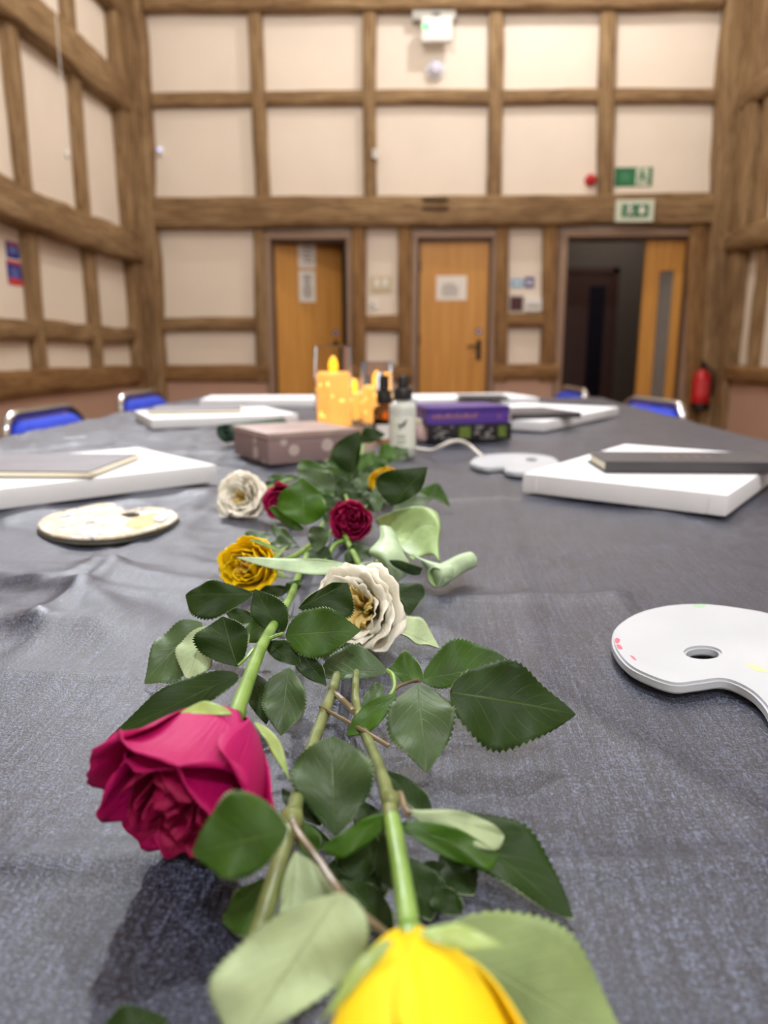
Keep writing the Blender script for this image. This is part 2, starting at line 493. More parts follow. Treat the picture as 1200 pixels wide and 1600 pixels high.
D1 = (bx(424), bx(545)); D2 = (bx(650), bx(769)); D3 = (bx(880), bx(1074))
ZD = bz(371)
mb = MB()
wt = 0.22
for a, b in ((XL - 0.25, D1[0]), (D1[1], D2[0]), (D2[1], D3[0]), (D3[1], XR + 0.25)):
    mb.box((a, YB, 0), (b, YB + wt, ZD))
mb.box((XL - 0.25, YB, ZD), (XR + 0.25, YB + wt, ZC))
wall_back = tag(mb.build('wall_back', M['plaster']), kind='structure')

def timber(name, p0, p1, w, depth, face, parent, mat='timber', w1=None, rough=0.006, bow=0.0):
    """irregular hewn timber from p0 to p1 (centre line on the wall face), w across, depth proud along face"""
    p0, p1 = Vector(p0), Vector(p1); w1 = w1 or w
    ax = (p1 - p0); L = ax.length; ax.normalize()
    face = Vector(face); side = face.cross(ax).normalized()
    n = max(4, int(L / 0.14)); sd = random.uniform(0, 99)
    m = MB(); ring = 10; vs = []
    for i in range(n + 1):
        t = i / n; hw = (w + (w1 - w) * t) / 2
        wob = bow * math.sin(math.pi * t) + rough * 1.6 * noise.noise(Vector((t * L * 1.1, sd, 0)))
        ww = hw * (1 + 0.10 * noise.noise(Vector((t * L * 1.6, sd + 7, 3))))
        dd = depth * (1 + 0.12 * noise.noise(Vector((t * L * 1.3, sd + 17, 5))))
        ch = min(0.022, hw * 0.3)
        sec = [(-ww, -0.03), (-ww, dd - ch), (-ww + ch * 0.6, dd - ch * 0.25), (-ww + ch * 1.6, dd), (-ww * 0.2, dd + 0.003), (ww * 0.25, dd + 0.002),
               (ww - ch * 1.6, dd), (ww - ch * 0.6, dd - ch * 0.25), (ww, dd - ch), (ww, -0.03)]
        for k, (a, b) in enumerate(sec):
            j = rough * noise.noise(Vector((t * L * 4, k * 1.7 + sd, 1.5)))
            vs.append(Vector((t * L - L / 2, a + wob + j, b + (j if 0 < k < 9 else 0))))
    fs = []
    for i in range(n):
        for k in range(ring):
            k2 = (k + 1) % ring
            fs.append((i * ring + k, (i + 1) * ring + k, (i + 1) * ring + k2, i * ring + k2))
    fs.append(tuple(range(ring))); fs.append(tuple(n * ring + k for k in range(ring))[::-1])
    me = bpy.data.meshes.new(name); me.from_pydata([tuple(v) for v in vs], [], fs)
    me.materials.append(M[mat]); me.shade_smooth(); me.set_sharp_from_angle(angle=R_(38)); me.update()
    o = bpy.data.objects.new(name, me); COL.objects.link(o)
    rot = Matrix((ax, side, face)).transposed().to_4x4()
    o.parent = parent
    o.matrix_local = Matrix.Translation((p0 + p1) / 2 - wloc(parent)) @ rot
    return o

FB = (0, -1, 0)
def bt(name, x0, y0, x1, y1, wpx, depth=0.075, mat='timber', w1=None, bow=0.0):
    a = onY(x0, y0, PY); b = onY(x1, y1, PY); s = 0.0062
    a.y = b.y = YB
    return timber(name, a, b, wpx * s, depth, FB, wall_back, mat, (w1 or wpx) * s, bow=bow)
# end wall: beams and rails
bt('top_beam', 225, -14, 1130, -20, 52, 0.12)
bt('rail', 236, 155, 1122, 148, 19, 0.066, bow=0.01)
bt('main_beam', 230, 333, 1122, 327, 42, 0.13)
bt('rail', 240, 507, 402, 506, 20, 0.066)
bt('rail', 572, 504, 624, 504, 22, 0.066, 'timber_warm')
bt('rail', 790, 501, 850, 500, 20, 0.066, 'timber_warm')
bt('sill_beam', 240, 584, 420, 584, 26, 0.085, 'timber_warm')
bt('sill_beam', 770, 581, 872, 580, 22, 0.085, 'timber_warm')
bt('sill_beam', 548, 584, 645, 584, 24, 0.085, 'timber_warm')
# end wall: studs
for (xa, ya, xb, yb, w) in ((396, -8, 410, 316, 20), (577, -8, 579, 316, 19), (775, -8, 773, 314, 20), (953, -8, 947, 312, 22)):
    bt('stud', xa, ya, xb, yb, w, bow=random.uniform(-0.012, 0.012))
bt('stud', 404, 348, 408, 596, 17, mat='timber')
bt('stud', 560, 348, 560, 600, 22, mat='timber_warm')
bt('stud', 633, 348, 631, 600, 20, mat='timber_warm')
bt('stud', 786, 348, 782, 596, 19, mat='timber_warm')
bt('stud', 862, 348, 855, 596, 22, mat='timber_warm')
bt('post', 1094, 346, 1082, 720, 26, 0.085, mat='timber_warm')
# corner posts (with the swelling head of an old jowl post)
pz = lambda y: onY(690, y, PY).z
timber('corner_post', (XL + 0.09, YB - 0.02, 0), (XL + 0.09, YB - 0.02, ZC), 0.31, 0.15, FB, wall_back, 'timber', 0.32, rough=0.014)
timber('corner_post', (XR - 0.07, YB - 0.02, 0), (XR - 0.10, YB - 0.02, ZC), 0.26, 0.15, FB, wall_back, 'timber', 0.46, rough=0.014)
# dark blocks on the main beam, the shade of mortise slots put into their colour
for x in (664, 697):
    pass
sl = MB()
c0 = onY(680, 317, YB - 0.135)
for dy in (312, 326):
    a = onY(660, dy - 2, YB - 0.137); b = onY(700, dy + 2, YB - 0.137)
    sl.box((a.x, YB - 0.137, b.z), (b.x, YB - 0.10, a.z), 0, 0.004)
sl.build('mortise_shade', plain('mortise_shadow_wood', (52, 34, 22), 0.9), wall_back)

# left wall
FL = (1, 0, 0)
def lt(name, x0, y0, x1, y1, wpx, depth=0.075, mat='timber', w1=None, extend=None, rough=0.008):
    a = onX(x0, y0, XL + 0.05); b = onX(x1, y1, XL + 0.05)
    a.x = b.x = XL
    def sc(p): return (Vector((p.x, p.y, p.z)) - CAMP).dot(RM @ Vector((0, 0, -1))) / FPX
    wa, wb = wpx * sc(a), (w1 or wpx) * sc(b)
    return timber(name, a, b, wa, depth, FL, wall_left, mat, wb, rough=rough)
def lhoriz(name, ztop, zbot, depth, mat='timber', rough=0.012, y0=YF + 0.05):
    z = (ztop + zbot) / 2
    timber(name, (XL, y0, z), (XL, YB - 0.05, z), abs(ztop - zbot), depth, FL, wall_left, mat, rough=rough)
def lz(x, y): return onX(x, y, XL + 0.06).z
lhoriz('upper_beam', lz(215, 146), lz(212, 192), 0.13)
lhoriz('main_beam', (lz(0, 277) + lz(222, 372)) / 2, (lz(0, 345) + lz(220, 412)) / 2, 0.15, rough=0.02)
lhoriz('rail', lz(222, 513), lz(222, 536), 0.07)
lhoriz('sill_beam', lz(222, 570), lz(222, 599), 0.10, 'timber_warm')
lhoriz('top_beam', lz(150, 0) + 0.35, lz(150, 0) + 0.05, 0.12)
zsill, zmain_b, zmain_t = lz(222, 585), (lz(0, 345) + lz(220, 412)) / 2 + 0.05, (lz(0, 277) + lz(222, 372)) / 2 - 0.05
zup_b, zup_t = lz(212, 192) + 0.03, lz(215, 146) - 0.03
def lstud(xpx, ypx, z0, z1, w, x2=None):
    Y = onX(xpx, ypx, XL + 0.06).y
    timber('stud', (XL, Y, z0), (XL, Y + random.uniform(-0.02, 0.02), z1), w, 0.07, FL, wall_left, 'timber', rough=0.012)
for (x, y) in ((56, 430), (147, 450)): lstud(x, y, zsill, zmain_b, 0.135)
for (x, y) in ((31, 150), (128, 230)): lstud(x, y, zmain_t, zup_b, 0.135)
for (x, y) in ((112, 30),): lstud(x, y, zup_t, ZC - 0.3, 0.15)
for Y in (3.25, 2.4, 1.5, 0.6, -0.3, -1.2, -2.1, -3.0):
    for a, b in ((zsill, zmain_b), (zmain_t, zup_b)):
        timber('stud', (XL, Y, a), (XL, Y, b), 0.135, 0.07, FL, wall_left, 'timber', rough=0.012)
timber('wall_post', (XL, onX(206, 300, XL + 0.06).y, 0), (XL, onX(203, 300, XL + 0.06).y, ZC), 0.30, 0.10, FL, wall_left, 'timber', 0.36, rough=0.014)

# right wall
FR = (-1, 0, 0)
def rz(x, y): return onX(x, y, XR - 0.06).z
def rhoriz(name, ztop, zbot, depth, mat='timber', rough=0.012):
    z = (ztop + zbot) / 2
    timber(name, (XR, YF + 0.05, z), (XR, YB - 0.05, z), abs(ztop - zbot), depth, FR, wall_right, mat, rough=rough)
rhoriz('upper_beam', rz(1165, 140), rz(1165, 174), 0.12)
rhoriz('main_beam', rz(1165, 357), rz(1165, 391), 0.14)
rhoriz('sill_beam', rz(1165, 572), rz(1165, 598), 0.10, 'timber_warm')
rhoriz('top_beam', rz(1165, -60), rz(1165, -10), 0.12)
for (x, y, a, b) in ((1191, 255, rz(1165, 362), rz(1165, 170)), (1181, 480, rz(1165, 580), rz(1165, 386))):
    Y = onX(x, y, XR - 0.06).y
    timber('stud', (XR, Y, a), (XR, Y, b), 0.12, 0.07, FR, wall_right, 'timber', rough=0.01)
for Y in (5.1, 4.2, 3.3, 2.4, 1.5, 0.6, -0.3, -1.2, -2.1, -3.0):
    for a, b in ((rz(1165, 580), rz(1165, 386)), (rz(1165, 362), rz(1165, 170))):
        timber('stud', (XR, Y, a), (XR, Y, b), 0.13, 0.07, FR, wall_right, 'timber', rough=0.01)
timber('wall_post', (XR, YB - 0.28, 0), (XR, YB - 0.30, ZC), 0.22, 0.10, FR, wall_right, 'timber', 0.34, rough=0.014)

# painted plinth below the sill
zs = bz(592)
def plinth(parent, lo, hi):
    MB().box(lo, hi, 0, 0.008).build('plinth', M['plinth'], parent, loc=None)
plinth(wall_left, (XL, YF, 0), (XL + 0.05, YB, zs))
plinth(wall_right, (XR - 0.05, YF, 0), (XR, YB, zs))
for a, b in ((XL, bx(414)), (bx(553), bx(641)), (bx(777), bx(868)), (bx(1086), XR)):
    plinth(wall_back, (a, YB - 0.05, 0), (b, YB, zs))

# corridor behind the doors
mb = MB()
mb.box((D1[0] - 0.6, YB + 2.4, 0), (XR + 0.6, YB + 2.5, 3.0))
mb.box((D1[0] - 0.7, YB + wt, 0), (D1[0] - 0.6, YB + 2.5, 3.0))
mb.box((XR + 0.6, YB + wt, 0), (XR + 0.7, YB + 2.5, 3.0))
mb.box((D1[0] - 0.7, YB + wt, 2.6), (XR + 0.7, YB + 2.5, 2.7))
corr = tag(mb.build('wall_corridor', M['corridor']), kind='structure')
d4 = tag(thing('door_4', (bx(915), YB + 2.38, 0), None, None), kind='structure')
a = onY(888, 428, YB + 2.36); b = onY(958, 428, YB + 2.36)
MB().box((a.x, YB + 2.35, 0), (b.x, YB + 2.39, a.z), 0, 0.004).build('leaf', M['brown_door'], d4)
g0 = onY(922, 440, YB + 2.34); g1 = onY(948, 440, YB + 2.34)
MB().box((g0.x, YB + 2.342, 0.35), (g1.x, YB + 2.352, g0.z - 0.05), 0, 0.002).build('glass_panel', plain('dark_door_glass', (24, 20, 40), 0.15), d4)
fr = MB()
fr.box((a.x - 0.07, YB + 2.33, 0), (a.x, YB + 2.39, a.z + 0.07)); fr.box((b.x, YB + 2.33, 0), (b.x + 0.07, YB + 2.39, a.z + 0.07)); fr.box((a.x - 0.07, YB + 2.33, a.z), (b.x + 0.07, YB + 2.39, a.z + 0.07))
fr.build('frame', M['brown_door'], d4)

def frame(door, x0, x1, zt, w=0.055):
    f = MB(); y0, y1 = YB - 0.045, YB + 0.16
    f.box((x0 - w, y0, 0), (x0 + 0.012, YB, zt + w), 0, 0.006); f.box((x1 - 0.012, y0, 0), (x1 + w, YB, zt + w), 0, 0.006)
    f.box((x0 - w, y0 - 0.006, zt - 0.01), (x1 + w, YB, zt + w), 0, 0.006)
    f.build('architrave', M['frame_paint'], door)
    f = MB()
    f.box((x0, YB, 0), (x0 + 0.03, y1, zt)); f.box((x1 - 0.03, YB, 0), (x1, y1, zt)); f.box((x0, YB, zt - 0.03), (x1, y1, zt))
    f.build('jamb', M['dark_frame'], door)
def handle(door, x, z, y, side=-1):
    h = MB()
    h.box((x - 0.022, y - 0.008, z - 0.13), (x + 0.022, y, z + 0.06), 0, 0.004)
    h.tube([(x, y, z), (x, y - 0.045, z), (x + side * 0.03, y - 0.05, z), (x + side * 0.115, y - 0.048, z - 0.004)], [0.011, 0.011, 0.012, 0.009], 10)
    h.build('lever_handle', M['black_metal'], door)

# door_1: standing ajar, hinged on its far-left edge
d1 = tag(thing('door_1', ((D1[0] + D1[1]) / 2, YB, 0), None, None), kind='structure')
frame(d1, D1[0], D1[1], ZD)
wdoor = D1[1] - D1[0] - 0.075
ang = R_(24)
mt = Matrix.Translation((D1[0] + 0.032, YB + 0.06, 0)) @ Matrix.Rotation(ang, 4, 'Z')
o = MB().box((0, 0, 0.008), (wdoor, 0.044, ZD - 0.036), 0, 0.003, mt).build('leaf', M['door'], d1)
hp = mt @ Vector((wdoor - 0.07, 0, 0))
h = MB(); zz = bz(541)
h.box((-0.022, -0.008, zz - 0.13), (0.022, 0, zz + 0.06), 0, 0.004, mt @ Matrix.Translation((wdoor - 0.07, 0, 0)))
h.tube([mt @ Vector((wdoor - 0.07, 0, zz)), mt @ Vector((wdoor - 0.07, -0.045, zz)), mt @ Vector((wdoor - 0.10, -0.05, zz)), mt @ Vector((wdoor - 0.185, -0.048, zz))], [0.011, 0.011, 0.012, 0.009], 10)
h.build('lever_handle', M['black_metal'], d1)
DOOR1 = mt
# door_2: shut
d2 = tag(thing('door_2', ((D2[0] + D2[1]) / 2, YB, 0), None, None), kind='structure')
frame(d2, D2[0], D2[1], ZD)
MB().box((D2[0] + 0.034, YB + 0.03, 0.008), (D2[1] - 0.034, YB + 0.074, ZD - 0.034), 0, 0.003).build('leaf', M['door'], d2)
handle(d2, onY(748, 545, YB + 0.03).x, bz(541), YB + 0.03)
hg = MB()
for z in (0.25, 1.0, ZD - 0.25): hg.tube([(D2[0] + 0.033, YB + 0.026, z - 0.05), (D2[0] + 0.033, YB + 0.026, z + 0.05)], 0.008, 8)
hg.build('hinge', M['black_metal'], d2)
# door_3: wide opening, its narrow glazed leaf shut and the wide one swung away
d3 = tag(thing('door_3', ((D3[0] + D3[1]) / 2, YB, 0), None, None), kind='structure')
frame(d3, D3[0], D3[1], ZD)
xa = onY(1003, 480, YB + 0.05).x; xb = D3[1] - 0.034
ga, gb = onY(1027, 480, YB + 0.05).x, onY(1049, 480, YB + 0.05).x
gt, gbm = bz(424), 0.3
lf = MB(); y0, y1 = YB + 0.05, YB + 0.094
lf.box((xa, y0, 0.008), (ga, y1, ZD - 0.034), 0, 0.002); lf.box((gb, y0, 0.008), (xb, y1, ZD - 0.034), 0, 0.002)
lf.box((ga, y0, gt), (gb, y1, ZD - 0.034), 0, 0.002); lf.box((ga, y0, 0.008), (gb, y1, gbm), 0, 0.002)
leaf3 = lf.build('leaf', M['door'], d3)
MB().box((ga - 0.004, y0 + 0.016, gbm), (gb + 0.004, y0 + 0.024, gt)).build('glass_panel', plain('wired_grey_glass', (120, 116, 114), 0.12, Alpha=1.0), leaf3)
mt3 = Matrix.Translation((D3[0] + 0.034, YB + 0.10, 0)) @ Matrix.Rotation(R_(93), 4, 'Z')
MB().box((0, 0, 0.008), (0.72, 0.044, ZD - 0.036), 0, 0.003, mt3).build('leaf', M['brown_door'], d3)

# ================================================================== THINGS ON THE WALLS
def wall_card(name, x0, y0, x1, y1, Y, mat, label, cat, th=0.004, group=None):
    a = onY(x0, y0, Y); b = onY(x1, y1, Y)
    t = thing(name, ((a.x + b.x) / 2, Y, b.z), label, cat, group)
    MB().box((a.x, Y - th, b.z), (b.x, Y, a.z), 0, min(0.001, th / 3)).build('panel', mat, t)
    return t, a, b
def print_lines(t, a, b, rows, mat, Y, name='print', frac=(0.12, 0.88), x=(0.12, 0.88), hh=0.4):
    m = MB(); H_ = a.z - b.z; W_ = b.x - a.x
    for i in range(rows):
        z = a.z - H_ * (frac[0] + (frac[1] - frac[0]) * (i + 0.5) / rows)
        dz = H_ * (frac[1] - frac[0]) / rows * hh / 2
        e = random.uniform(0.0, 0.18)
        m.box((a.x + W_ * (x[0] + e * .5), Y - 0.0008, z - dz), (a.x + W_ * (x[1] - e), Y, z + dz))
    return m.build(name, mat, t)

# notice on the half-open door: two sheets, one above the other
def door1_card(x0, y0, x1, y1, label, rows, mat='paper'):
    a = onY(x0, y0, YB + 0.20); b = onY(x1, y1, YB + 0.20)
    inv = DOOR1.inverted(); la, lb = inv @ a, inv @ b
    t = thing('notice', (DOOR1 @ Vector(((la.x + lb.x) / 2, -0.002, lb.z))), label, 'notice')
    MB().box((la.x, -0.003, lb.z), (lb.x, -0.0005, la.z), 0, 0.0008, DOOR1).build('sheet', M[mat], t)
    m = MB(); H_ = la.z - lb.z; W_ = lb.x - la.x
    for i in range(rows):
        z = la.z - H_ * (0.12 + 0.76 * (i + 0.5) / rows); e = random.uniform(0, 0.15)
        m.box((la.x + W_ * (0.18 + e), -0.0038, z - H_ * 0.022), (la.x + W_ * (0.84 - e), -0.003, z + H_ * 0.022), 0, 0, DOOR1)
    m.build('print', M['ink'], t)
door1_card(463, 374, 494, 419, 'upper white notice sheet taped near the top of the half-open door', 5)
door1_card(464, 423, 494, 472, 'lower white notice sheet with dense grey print on the half-open door', 9)
b1 = DOOR1 @ Vector((wdoor - 0.07, -0.001, bz(519)))
def disc(name, c, r, th, mat, label, cat, face=Vector((0, -1, 0)), group=None, dot=None):
    t = thing(name, c, label, cat, group)
    rot = face.to_track_quat('Z', 'Y').to_matrix()
    MB().lathe([(0, 0), (r, 0), (r, th * 0.7), (r * 0.92, th), (0, th)], c, 24, 0, rot).build('disc', mat, t, smooth=True, angle=40)
    MB().lathe([(0, th), (r * 0.45, th), (r * 0.45, th + 0.0006), (0, th + 0.0006)], c, 16, 0, rot).build('symbol', dot or M['paper'], t)
    return t
disc('door_sign', b1, 0.028, 0.002, M['blue_sign'], 'round blue sign above the handle of the half-open door', 'sign', (DOOR1.to_3x3() @ Vector((0, -1, 0))))
p = onY(748, 518, YB + 0.03)
disc('door_sign', (p.x, YB + 0.0295, p.z), 0.028, 0.002, M['blue_sign'], 'round blue sign above the handle of the closed middle door', 'sign')
t, a, b = wall_card('notice', 682, 431, 729, 469, YB + 0.0295, M['paper'], 'white landscape notice sheet on the closed middle door', 'notice', 0.002)
print_lines(t, a, b, 5, M['ink'], YB + 0.0275, frac=(0.3, 0.85), x=(0.15, 0.75))
# wall between the doors
t, a, b = wall_card('switch_plate', 579, 431, 612, 456, YB, M['cream_plate'], 'cream double switch plate on the plaster between the two doors', 'switch', 0.012)
for k in (0.3, 0.7):
    x = a.x + (b.x - a.x) * k
    MB().box((x - 0.022, YB - 0.018, b.z + 0.045), (x + 0.022, YB - 0.010, a.z - 0.03), 0, 0.002).build('rocker', M['white'], t)
t, a, b = wall_card('wall_socket', 577, 470, 589, 482, YB, M['white'], 'tiny white wall box under the cream switch plate', 'wall box', 0.014)
MB().box(((a.x + b.x) / 2 - 0.012, YB - 0.018, b.z + 0.02), ((a.x + b.x) / 2 + 0.012, YB - 0.013, a.z - 0.02), 0, 0.001).build('button', M['grey'], t)
# cluster of small signs right of the middle door
t, a, b = wall_card('wall_sign', 798, 436, 817, 449, YB, M['cyan_sign'], 'pale blue sign on the plaster beside the closed door frame', 'sign')
print_lines(t, a, b, 1, M['paper'], YB - 0.004)
t, a, b = wall_card('wall_sign', 820, 433, 834, 450, YB, M['blue_sign'], 'small dark blue sign with a white symbol beside the pale blue one', 'sign')
c = (Vector(a) + Vector(b)) / 2
MB().lathe([(0, 0), (0.022, 0), (0.022, 0.001), (0, 0.001)], (c.x, YB - 0.004, c.z), 16, 0, Matrix.Rotation(R_(90), 3, 'X')).build('symbol', M['paper'], t)
t, a, b = wall_card('wall_sign', 798, 464, 816, 485, YB, M['maroon'], 'square dark maroon plate low on the narrow plaster panel', 'sign', 0.008)
MB().box((a.x - 0.012, YB - 0.004, b.z - 0.012), (b.x + 0.012, YB, a.z + 0.012), 0, 0.001).build('border', M['grey'], t)
t, a, b = wall_card('wall_box', 820, 466, 846, 486, YB, M['white'], 'white wall box beside the square maroon plate', 'wall box', 0.035)
MB().box((a.x + 0.02, YB - 0.038, b.z + 0.03), (b.x - 0.02, YB - 0.034, b.z + 0.06), 0, 0.001).build('vent', M['grey'], t)

# fire-exit signs
def running_man(m, X, Z, s, Y, mat=0):
    def seg(pts, r): m.tube([(X + x * s, Y, Z + z * s) for x, z in pts], r * s, 6)
    m.lathe([(0, 0), (0.11 * s, 0), (0.11 * s, 0.001), (0, 0.001)], (X - 0.02 * s, Y, Z + 0.36 * s), 12, 0, Matrix.Rotation(R_(90), 3, 'X'))
    seg([(0.0, 0.24), (0.04, -0.05)], 0.09); seg([(0.04, -0.05), (-0.16, -0.2), (-0.2, -0.44)], 0.06)
    seg([(0.04, -0.05), (0.2, -0.22), (0.36, -0.26)], 0.06); seg([(0, 0.2), (-0.2, 0.1), (-0.26, -0.06)], 0.05); seg([(0, 0.2), (0.18, 0.06), (0.3, 0.14)], 0.05)
t, a, b = wall_card('exit_sign', 961, 262, 1018, 291, YB, M['green_sign'], 'green and white fire exit sign on plaster above the wide doorway', 'sign', 0.006)
Wd, Hd = b.x - a.x, a.z - b.z
MB().box((a.x + Wd * 0.56, YB - 0.0075, b.z + Hd * 0.04), (a.x + Wd * 0.90, YB - 0.006, a.z - Hd * 0.04), 0, 0.0004).build('door_symbol', M['pale_sign'], t)
m = MB(); running_man(m, a.x + Wd * 0.72, (a.z + b.z) / 2, Hd * 0.85, YB - 0.007); m.build('running_figure', M['green_sign'], t)
m = MB(); cx, cz = a.x + Wd * 0.28, (a.z + b.z) / 2
for z in (0.16, 0.0, -0.16): m.box((cx - Wd * 0.13, YB - 0.0068, cz + Hd * (z - 0.035)), (cx + Wd * 0.13, YB - 0.006, cz + Hd * (z + 0.035)))
m.build('print', plain('faint_sign_print', (86, 150, 112), 0.5), t)
YS = YB - 0.14
t, a, b = wall_card('exit_sign', 962, 313, 1019, 347, YS, M['pale_sign'], 'white-framed green exit sign fixed to the beam over the doorway', 'sign', 0.03)
Wd, Hd = b.x - a.x, a.z - b.z
MB().box((a.x + Wd * 0.16, YS - 0.032, b.z + Hd * 0.2), (b.x - Wd * 0.14, YS - 0.029, a.z - Hd * 0.22), 0, 0.0004).build('green_face', M['green_sign'], t)
m = MB(); running_man(m, a.x + Wd * 0.36, (a.z + b.z) / 2, Hd * 0.6, YS - 0.033); m.build('running_figure', M['paper'], t)
m = MB(); cx, cz, s = a.x + Wd * 0.68, (a.z + b.z) / 2, Hd * 0.2
m.add([(cx - s * 1.1, YS - 0.034, cz + s * .1), (cx, YS - 0.034, cz - s), (cx + s * 1.1, YS - 0.034, cz + s * .1), (cx + s * .45, YS - 0.034, cz + s * .1), (cx + s * .45, YS - 0.034, cz + s), (cx - s * .45, YS - 0.034, cz + s), (cx - s * .45, YS - 0.034, cz + s * .1)], [(0, 1, 2, 3, 4, 5, 6)])
m.build('arrow', M['paper'], t)
# red alarm sounder
p = onY(922, 282, YB)
t = thing('alarm_sounder', (p.x, YB, p.z - 0.05), 'small red round fire alarm sounder in the corner of a plaster panel', 'alarm')
ry = Matrix.Rotation(R_(90), 3, 'X')
MB().lathe([(0, 0), (0.05, 0), (0.05, 0.03), (0.046, 0.035), (0, 0.035)], (p.x, YB, p.z), 20, 0, ry).build('base', M['red'], t, True, angle=40)
MB().lathe([(0.036, 0.034), (0.036, 0.055), (0.026, 0.064), (0, 0.066)], (p.x, YB, p.z), 20, 0, ry).build('dome', M['red'], t, True)
# white dome detector
p = onY(680, 110, YB)
t = thing('wall_detector', (p.x, YB, p.z - 0.08), 'round white dome detector on the plaster below the emergency lamp', 'detector')
MB().lathe([(0, 0), (0.088, 0), (0.088, 0.02), (0.08, 0.03), (0, 0.03)], (p.x, YB, p.z), 28, 0, ry).build('base', M['white'], t, True, angle=40)
MB().lathe([(0.066, 0.028), (0.062, 0.05), (0.045, 0.066), (0.02, 0.074), (0, 0.075)], (p.x, YB, p.z), 28, 0, ry).build('dome', plain('pale_lilac_plastic', (214, 212, 232), 0.4), t, True)
# emergency light
a = onY(659, 27, YB - 0.14); b = onY(706, 65, YB - 0.14)
t = thing('emergency_light', ((a.x + b.x) / 2, YB, b.z), 'white box emergency light with a green indicator under the top beam', 'light')
MB().box((a.x, YB - 0.16, b.z), (b.x, YB - 0.09, a.z), 0, 0.01).build('housing', M['white'], t)
a2 = onY(644, 10, YB - 0.08); b2 = onY(712, 28, YB - 0.08)
MB().box((a2.x, YB - 0.09, b2.z - 0.01), (b2.x, YB, a2.z), 0, 0.006).build('bracket', M['grey'], t)
MB().box((a2.x + 0.17, YB - 0.135, a.z - 0.02), (a2.x + 0.24, YB - 0.08, b2.z + 0.02), 0, 0.004).build('hinge', M['black_metal'], t)
p = onY(664, 41, YB - 0.162)
MB().lathe([(0, 0), (0.03, 0), (0.026, 0.008), (0, 0.012)], (p.x + 0.012, YB - 0.158, p.z), 16, 0, ry).build('indicator', M['led_green'], t, True)
# small sensors on the timbers
for (x, y, Y, label) in ((251, 236, YB - 0.0, 'tiny white sensor with a bluish glow beside the corner post'), (586, 241, YB - 0.07, 'tiny white sensor on the second stud of the end wall')):
    p = onY(x, y, Y)
    t = thing('wall_sensor', (p.x, Y, p.z - 0.03), label, 'sensor')
    MB().box((p.x - 0.022, Y - 0.03, p.z - 0.035), (p.x + 0.022, Y, p.z + 0.035), 0, 0.006).build('case', M['white'], t)
    MB().lathe([(0, 0), (0.014, 0), (0.01, 0.008), (0, 0.01)], (p.x, Y - 0.03, p.z + 0.008), 12, 0, ry).build('lens', M['led_blue'] if x < 300 else M['grey'], t, True)
# notices on the left wall
def left_card(x0, x1, y0, y1, label, bands):
    a = onX(x0, (y0 + y1) / 2, XL); b = onX(x1, (y0 + y1) / 2, XL)
    zt = onX((x0 + x1) / 2, y0, XL).z; zb = onX((x0 + x1) / 2, y1, XL).z
    t = thing('fire_notice', (XL, (a.y + b.y) / 2, zb), label, 'notice')
    MB().box((XL, a.y, zb), (XL + 0.004, b.y, zt), 0, 0.001).build('panel', M['blue_sign'], t)
    for (f0, f1, mat, nm) in bands:
        m = MB().box((XL + 0.003, a.y + 0.004, zt - (zt - zb) * f1), (XL + 0.0055, b.y - 0.004, zt - (zt - zb) * f0), 0, 0.0005)
        m.build(nm, M[mat], t)
    m = MB(); W_ = b.y - a.y
    for k in range(4):
        z = zt - (zt - zb) * (0.34 + 0.11 * k)
        m.box((XL + 0.004, a.y + W_ * 0.2, z - 0.006), (XL + 0.0056, b.y - W_ * (0.2 + 0.1 * (k % 2)), z + 0.006))
    m.build('print', plain('pale_blue_print', (110, 120, 190), 0.5), t)
left_card(9, 29, 378, 404, 'upper blue fire notice on the timbered side wall', [(0.08, 0.2, 'red_sign', 'red_band')])
left_card(11, 33, 408, 445, 'lower blue and red fire notice on the timbered side wall', [(0.0, 0.14, 'red_sign', 'red_band'), (0.74, 1.0, 'red_sign', 'red_band')])
# pull cord with a bead
p = onX(105, 240, XL + 0.35)
t = thing('pull_cord', (p.x, p.y, p.z), 'thin white pull cord with a bead hanging by the side wall', 'cord')
MB().tube([(p.x, p.y, p.z + 0.02), (p.x + 0.004, p.y, p.z + 0.9), (p.x, p.y, ZC)], 0.0028, 6).build('cord', M['white'], t)
MB().lathe([(0, -0.03), (0.012, -0.028), (0.017, -0.01), (0.012, 0.012), (0.005, 0.024), (0, 0.026)], p, 14).build('bead', M['white'], t, True)
# fire extinguisher on the end wall post
p = onY(1097, 610, YB - 0.20); zb_, zt_ = onY(1097, 640, YB - 0.2).z, onY(1097, 576, YB - 0.2).z
t = thing('fire_extinguisher', (p.x, YB - 0.2, zb_), 'red fire extinguisher hanging on the wall beside the wide doorway', 'extinguisher')
Hh = zt_ - zb_; c = (p.x, YB - 0.17, zb_)
MB().lathe([(0.0, 0.05), (0.078, 0.05), (0.080, 0.07), (0.080, Hh - 0.10), (0.070, Hh - 0.05), (0.035, Hh - 0.02), (0.026, Hh), (0, Hh)], c, 28).build('cylinder', M['red'], t, True)
MB().lathe([(0, 0), (0.082, 0), (0.084, 0.02), (0.082, 0.06), (0, 0.06)], c, 28).build('base_cup', M['black'], t, True, angle=40)
m = MB(); m.box((p.x - 0.02, YB - 0.2, zb_ + Hh), (p.x + 0.02, YB - 0.15, zb_ + Hh + 0.05), 0, 0.006); m.tube([(p.x, YB - 0.18, zb_ + Hh + 0.05), (p.x - 0.03, YB - 0.24, zb_ + Hh + 0.075), (p.x - 0.05, YB - 0.27, zb_ + Hh + 0.07)], 0.008, 8)
m.build('valve', M['black'], t)
